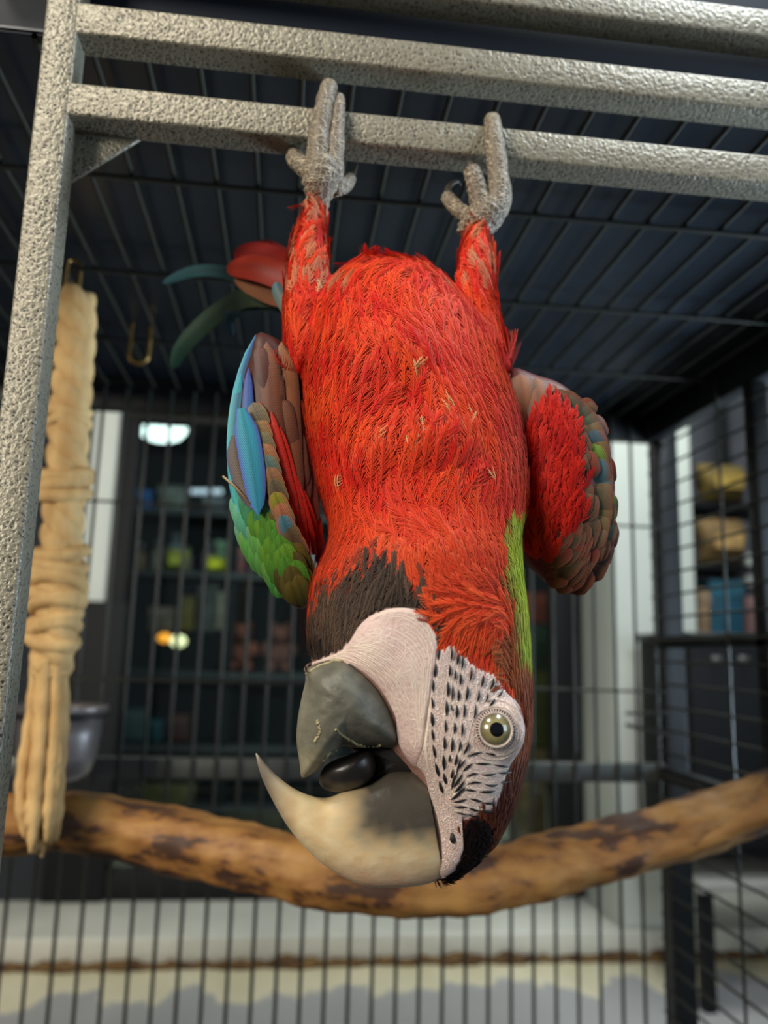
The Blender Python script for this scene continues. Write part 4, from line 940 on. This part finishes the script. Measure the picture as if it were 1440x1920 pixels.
toe(tp((890, 412, .497), (866, 398, .5), (848, 382, .505), (838, 370, .51)), [.0066, .0052, .005, .0044], frt, claw=tp((838, 370, .51), (842, 350, .516), (856, 340, .52), (864, 348, .522)))
toe(tp((936, 395, .497), (945, 375, .504), (948, 350, .512)), [.006, .0052, .004], frt, claw=tp((948, 350, .512), (950, 335, .518), (948, 322, .52)))

# wings
tree_c = {}
def wing(name, out, cen, dfn, fr, bk, c, label):
    V, Fs = pillow(out, cen, dfn, fr, bk, 96, 14)
    w_ = link(name, mesh_np(name, V, Fs, np.tile(np.r_[LIN(*c), 1], (len(V), 1))), M['flight'], bird); w_['label'] = label
    t_ = BVHTree.FromPolygons([tuple(v) for v in V], [tuple(q) for q in Fs]); tree_c[id(t_)] = cen
    return w_, t_
def blade(parent, tree, p0, p1, wpx, c0, c1, edge, off, bend=0, name='wing_feather', dflt=.49, mid=None, tipw=.25, cup=.18):
    """one flat feather lying on the wing: p0 root, p1 tip, in picture coordinates"""
    p0 = np.array(p0, float); p1 = np.array(p1, float); dv = p1-p0; L_ = np.linalg.norm(dv); dv /= L_; sd = np.array([-dv[1], dv[0]])
    nl, nw = 12, 7; V = []; Cc = []; Bb = []; c0, c1, edge = LIN(*c0), LIN(*c1), LIN(*edge)
    for i in range(nl):
        t = i/(nl-1); c = p0+dv*L_*t+sd*bend*4*t*(1-t)
        ww = wpx/2*min(1, (t*3+.35))*math.sqrt(max(0, 1-max(0, (t-(1-tipw))/tipw)**2))+.4
        h_ = hit(c[0], c[1], tree) if tree else None
        if h_ is not None: d_ = (h_[0]-CAM)@F; last = d_
        elif tree:
            cc_ = np.array(tree_c[id(tree)]); d_ = dflt
            for u_ in np.linspace(.03, .6, 20):
                h_ = hit(*(c+(cc_-c)*u_), tree)
                if h_ is not None: d_ = (h_[0]-CAM)@F; break
        else: d_ = dflt
        for j in range(nw):
            s = j/(nw-1)*2-1; q = c+sd*ww*s
            V.append(PD(q[0], q[1], d_-off-.0004*math.sin(math.pi*t)-t*.0007+cup*abs(s)**2*ww*d_/f))
            k = c0*(1-t)+c1*t; m = abs(s)**3; k = k*(1-m)+edge*m
            if abs(s) < .05: k = k*.7
            Cc.append((*np.clip(k, 0, 1), 1)); Bb.append((t*L_-abs(s)*wpx*.5)*1.5)
    Fs = [(i*nw+j, i*nw+j+1, (i+1)*nw+j+1, (i+1)*nw+j) for i in range(nl-1) for j in range(nw-1)]
    me = mesh_np(name, V, Fs, Cc); at = me.attributes.new('barb', 'FLOAT', 'POINT'); at.data.foreach_set('value', np.array(Bb, np.float32))
    return link(name, me, M['flight'], parent)
def inside(a, b, P, cen):
    b = np.array(b, float); a = np.array(a, float)
    for _ in range(14):
        if inpoly(np.array([b[0]]), np.array([b[1]]), P)[0]: break
        b = a+(b-a)*.9+(np.array(cen)-b)*.04
    return b
WL = [(478,628),(458,690),(436,780),(430,840),(430,890),(443,960),(460,1020),(490,1080),(530,1122),(572,1140),(592,1080),(600,1020),(598,950),(585,870),(565,780),(550,700),(535,650),(505,628)]
wl, tl = wing('wing', WL, (520, 900), lambda x, y: .492+.00005*(x-520), .020, .014, (74, 34, 26), 'folded wing with blue and green feathers')
# brown undersides of the flight feathers
for (a, b, w_, c0, c1) in (((545,1000),(528,640),58,(96,44,30),(150,92,50)), ((562,980),(548,700),52,(104,42,30),(126,62,40)), ((520,900),(500,640),44,(92,48,34),(128,72,44)), ((555,930),(540,800),60,(92,38,28),(148,88,56)), ((540,860),(520,745),54,(96,50,38),(130,84,60)), ((515,800),(506,690),48,(90,50,40),(132,78,54)), ((580,1000),(562,860),50,(110,30,24),(120,58,40)), ((498,730),(486,648),26,(70,34,30),(96,44,34))):
    blade(wl, tl, a, b, w_, c0, c1, (70, 40, 32), .0006+.0003*random.random())
for (a, b, w_) in (((600,1060),(560,850),22), ((590,1040),(548,880),20), ((575,1020),(525,800),20), ((560,980),(508,770),18), ((598,1050),(580,930),30), ((590,1010),(556,905),26), ((540,910),(486,752),18)):
    blade(wl, tl, a, b, w_, (150, 18, 16), (206, 44, 24), (170, 26, 18), .0018+.0006*random.random(), tipw=.5)
# outer blue flight feathers
blade(wl, tl, (470,1000), (479,628), 30, (80,170,130), (34,96,170), (70,190,200), .0022, bend=-34, tipw=.7, mid=1)
blade(wl, tl, (456,985), (452,700), 26, (110,190,110), (60,176,200), (44,150,190), .0028, bend=-16, tipw=.6)
blade(wl, tl, (480,940), (466,690), 26, (60,150,180), (60,80,170), (50,50,120), .0032, bend=-6, tipw=.6)
blade(wl, None, (452,765), (484,966), 46, (60,170,190), (40,140,176), (86,96,190), .0, bend=-4, tipw=.55, dflt=.466)
blade(wl, None, (441,815), (478,958), 40, (106,92,82), (122,106,94), (90,84,110), .0, bend=8, tipw=.6, dflt=.4675)
V, Fs = sweep([PD(418, 893, .466), PD(440, 912, .4655), PD(470, 945, .466)], [.0007, .0008, .0005], 8); mb = MB(); mb.add(V, Fs); tag(mb.make('bare_quill', mat('quill', srgb(150, 130, 92), .5), wl, smooth=True), 'bare broken quill sticking out')
# scale-like coverts, those nearer the bend of the wing on top
cov = []
LWC = [(446,930),(500,948),(530,985),(575,1040),(584,1080),(572,1134),(530,1118),(492,1078),(462,1020)]
yy = 935
while yy < 1130:
    for xx in np.arange(440, 600, 19):
        x_ = xx+random.uniform(-4, 4)+(9 if int(yy/15) % 2 else 0); y_ = yy+random.uniform(-4, 4)
        if not inpoly(np.array([x_]), np.array([y_]), LWC)[0]: continue
        u = (x_-(446+(y_-930)*.42))/110; j_ = random.random()
        if u < .12: c = (96+40*j_, 190, 90 if y_ > 1000 else 150)
        elif u < .5 and y_ < 1075: c = (80+40*j_, 150+26*j_, 50) if y_ > 975 else (70, 160, 110)
        else: c = (96+26*j_, 86+22*j_, 42)
        cov.append((y_, x_, c))
    yy += 15
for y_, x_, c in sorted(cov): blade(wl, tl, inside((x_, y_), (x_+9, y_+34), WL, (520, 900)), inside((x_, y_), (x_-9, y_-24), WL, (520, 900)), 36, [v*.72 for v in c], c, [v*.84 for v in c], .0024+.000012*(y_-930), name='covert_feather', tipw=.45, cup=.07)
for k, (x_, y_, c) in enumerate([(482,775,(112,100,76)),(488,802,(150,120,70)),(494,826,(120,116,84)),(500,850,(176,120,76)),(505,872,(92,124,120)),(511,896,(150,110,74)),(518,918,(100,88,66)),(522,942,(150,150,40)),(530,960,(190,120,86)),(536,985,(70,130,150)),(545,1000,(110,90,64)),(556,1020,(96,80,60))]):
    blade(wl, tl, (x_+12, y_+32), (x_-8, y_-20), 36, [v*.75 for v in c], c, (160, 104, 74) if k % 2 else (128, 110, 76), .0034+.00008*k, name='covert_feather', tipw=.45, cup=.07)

WR = [(955,694),(1008,704),(1056,722),(1104,766),(1136,812),(1149,870),(1153,930),(1149,1000),(1138,1050),(1112,1096),(1078,1116),(1040,1104),(1004,1075),(976,1040),(965,980),(966,880),(955,780)]
wr, tr_ = wing('wing', WR, (1050, 910), lambda x, y: .500-.00003*(x-1050), .024, .014, (90, 30, 24), 'half open wing with red lining')
for (a, b, w_, c0, c1) in (((985,800),(975,700),50,(120,66,40),(150,96,58)), ((1015,800),(1005,708),46,(110,58,36),(140,92,60)), ((1045,800),(1040,720),40,(96,70,48),(120,92,66)), ((960,780),(955,700),40,(100,52,36),(130,76,48))):
    blade(wr, tr_, a, b, w_, c0, c1, (70, 60, 52), .0006)
cv = []
for k, (x_, y_) in enumerate(catmull([(1050,752),(1085,772),(1108,805),(1120,842),(1126,880),(1128,920),(1126,960),(1118,1000)], 15)):
    c = random.choice([(120,104,60),(132,110,80),(96,104,80)]); cv.append((x_, y_, c, 40))
for k, (x_, y_, c) in enumerate([(1115,800,(84,110,124)),(1116,828,(60,90,104)),(1118,856,(112,150,50)),(1122,880,(70,120,130)),(1128,905,(70,120,140)),(1126,938,(100,90,60)),(1134,960,(110,140,50)),(1136,990,(84,116,96)),(1142,880,(224,80,50)),(1139,900,(100,140,170)),(1146,950,(130,160,60))]): cv.append((x_, y_, c, 40 if x_ < 1138 else 22))
for _ in range(52):
    x_, y_ = random.uniform(1040, 1150), random.uniform(985, 1110)
    if inpoly(np.array([x_]), np.array([y_]), WR)[0]: cv.append((x_, y_, random.choice([(96,62,44),(120,44,34),(84,70,46),(70,66,52),(130,60,44)]), 30))
for _ in range(16):
    x_, y_ = random.uniform(1060, 1110), random.uniform(745, 960)
    if x_ > 1040+.22*(y_-745): cv.append((x_, y_, random.choice([(110,86,62),(126,104,74),(150,70,50)]), 34))
for x_, y_, c, w_ in sorted(cv, key=lambda q: q[1]):
    dx, dy = (x_-1050)/100, (y_-910)/210; dv = np.array([dy*1.0, -dx*1.4-.35]); dv /= np.linalg.norm(dv); p_ = np.array([x_, y_])
    blade(wr, tr_, inside(p_, p_-dv*30, WR, (1050, 910)), inside(p_, p_+dv*24, WR, (1050, 910)), w_+4, [v*.6 for v in c], c, (118, 72, 56), .0010+.000006*(y_-740), name='covert_feather', tipw=.45, cup=.05)
RED = [(1020,775),(1050,765),(1072,805),(1085,860),(1090,930),(1086,985),(1050,1030),(1030,1070),(1000,1062),(978,1030),(975,960),(985,880),(992,800)]
q = []
while len(q) < 260:
    a, b = random.uniform(970, 1095), random.uniform(760, 1075)
    if inpoly(np.array([a]), np.array([b]), RED)[0]:
        h_ = hit(a, b, tr_)
        if h_ is not None: q.append(h_)
plumes('wing_down', np.array([v[0] for v in q])-F*.0025, np.array([v[1] for v in q]), np.tile(U, (260, 1))+R*rng.normal(.1, .2, 260)[:, None], np.full(260, .018), np.full(260, .006), lerp(np.tile(LIN(150, 12, 10), (260, 1)), LIN(192, 36, 20), rng.random(260)), wr, nb=11, lift=.25, bw=.0009)
q = [hit(*p, tl) for p in [(random.uniform(540, 600), random.uniform(900, 1060)) for _ in range(90)]]; q = [v for v in q if v is not None]
plumes('wing_down', np.array([v[0] for v in q]), np.array([v[1] for v in q]), np.tile(U, (len(q), 1))+R*rng.normal(-.3, .2, len(q))[:, None], np.full(len(q), .016), np.full(len(q), .005), lerp(np.tile(LIN(150, 16, 14), (len(q), 1)), LIN(196, 34, 22), rng.random(len(q))), wl, nb=11, lift=.2, bw=.0009)

# tail, up behind the body
tail = empty('tail', None, None, PD(540, 560, .6)); tail.parent = bird; tail.matrix_parent_inverse = bird.matrix_world.inverted()
def tfe(pts, wid, c0, c1, nm='tail_feather'):
    q = catmull([PD(a, b, d_) for a, b, d_ in pts], 20); V = []; Cc = []; c0, c1 = LIN(*c0)*.6, LIN(*c1)*.55; Tn = np.gradient(q, axis=0); Tn /= np.linalg.norm(Tn, axis=1)[:, None]  # colours dimmed to paint the shade inside the cage
    for i in range(20):
        t = i/19; sd = np.cross(Tn[i], F); sd /= np.linalg.norm(sd); ww = wid/2*.62/f*min(1, .4+3*t)*math.sqrt(max(.02, 1-max(0, (t-.6)/.4)**2))
        for s in (-1, -.5, 0, .5, 1): V.append(q[i]+sd*ww*s+F*abs(s)**2*ww*.3); Cc.append((*((c0*(1-t)+c1*t)*(.75 if s == 0 else 1)), 1))
    Fs = [(i*5+j, i*5+j+1, (i+1)*5+j+1, (i+1)*5+j) for i in range(19) for j in range(4)]
    return link(nm, mesh_np(nm, V, Fs, Cc), M['flight'], tail)
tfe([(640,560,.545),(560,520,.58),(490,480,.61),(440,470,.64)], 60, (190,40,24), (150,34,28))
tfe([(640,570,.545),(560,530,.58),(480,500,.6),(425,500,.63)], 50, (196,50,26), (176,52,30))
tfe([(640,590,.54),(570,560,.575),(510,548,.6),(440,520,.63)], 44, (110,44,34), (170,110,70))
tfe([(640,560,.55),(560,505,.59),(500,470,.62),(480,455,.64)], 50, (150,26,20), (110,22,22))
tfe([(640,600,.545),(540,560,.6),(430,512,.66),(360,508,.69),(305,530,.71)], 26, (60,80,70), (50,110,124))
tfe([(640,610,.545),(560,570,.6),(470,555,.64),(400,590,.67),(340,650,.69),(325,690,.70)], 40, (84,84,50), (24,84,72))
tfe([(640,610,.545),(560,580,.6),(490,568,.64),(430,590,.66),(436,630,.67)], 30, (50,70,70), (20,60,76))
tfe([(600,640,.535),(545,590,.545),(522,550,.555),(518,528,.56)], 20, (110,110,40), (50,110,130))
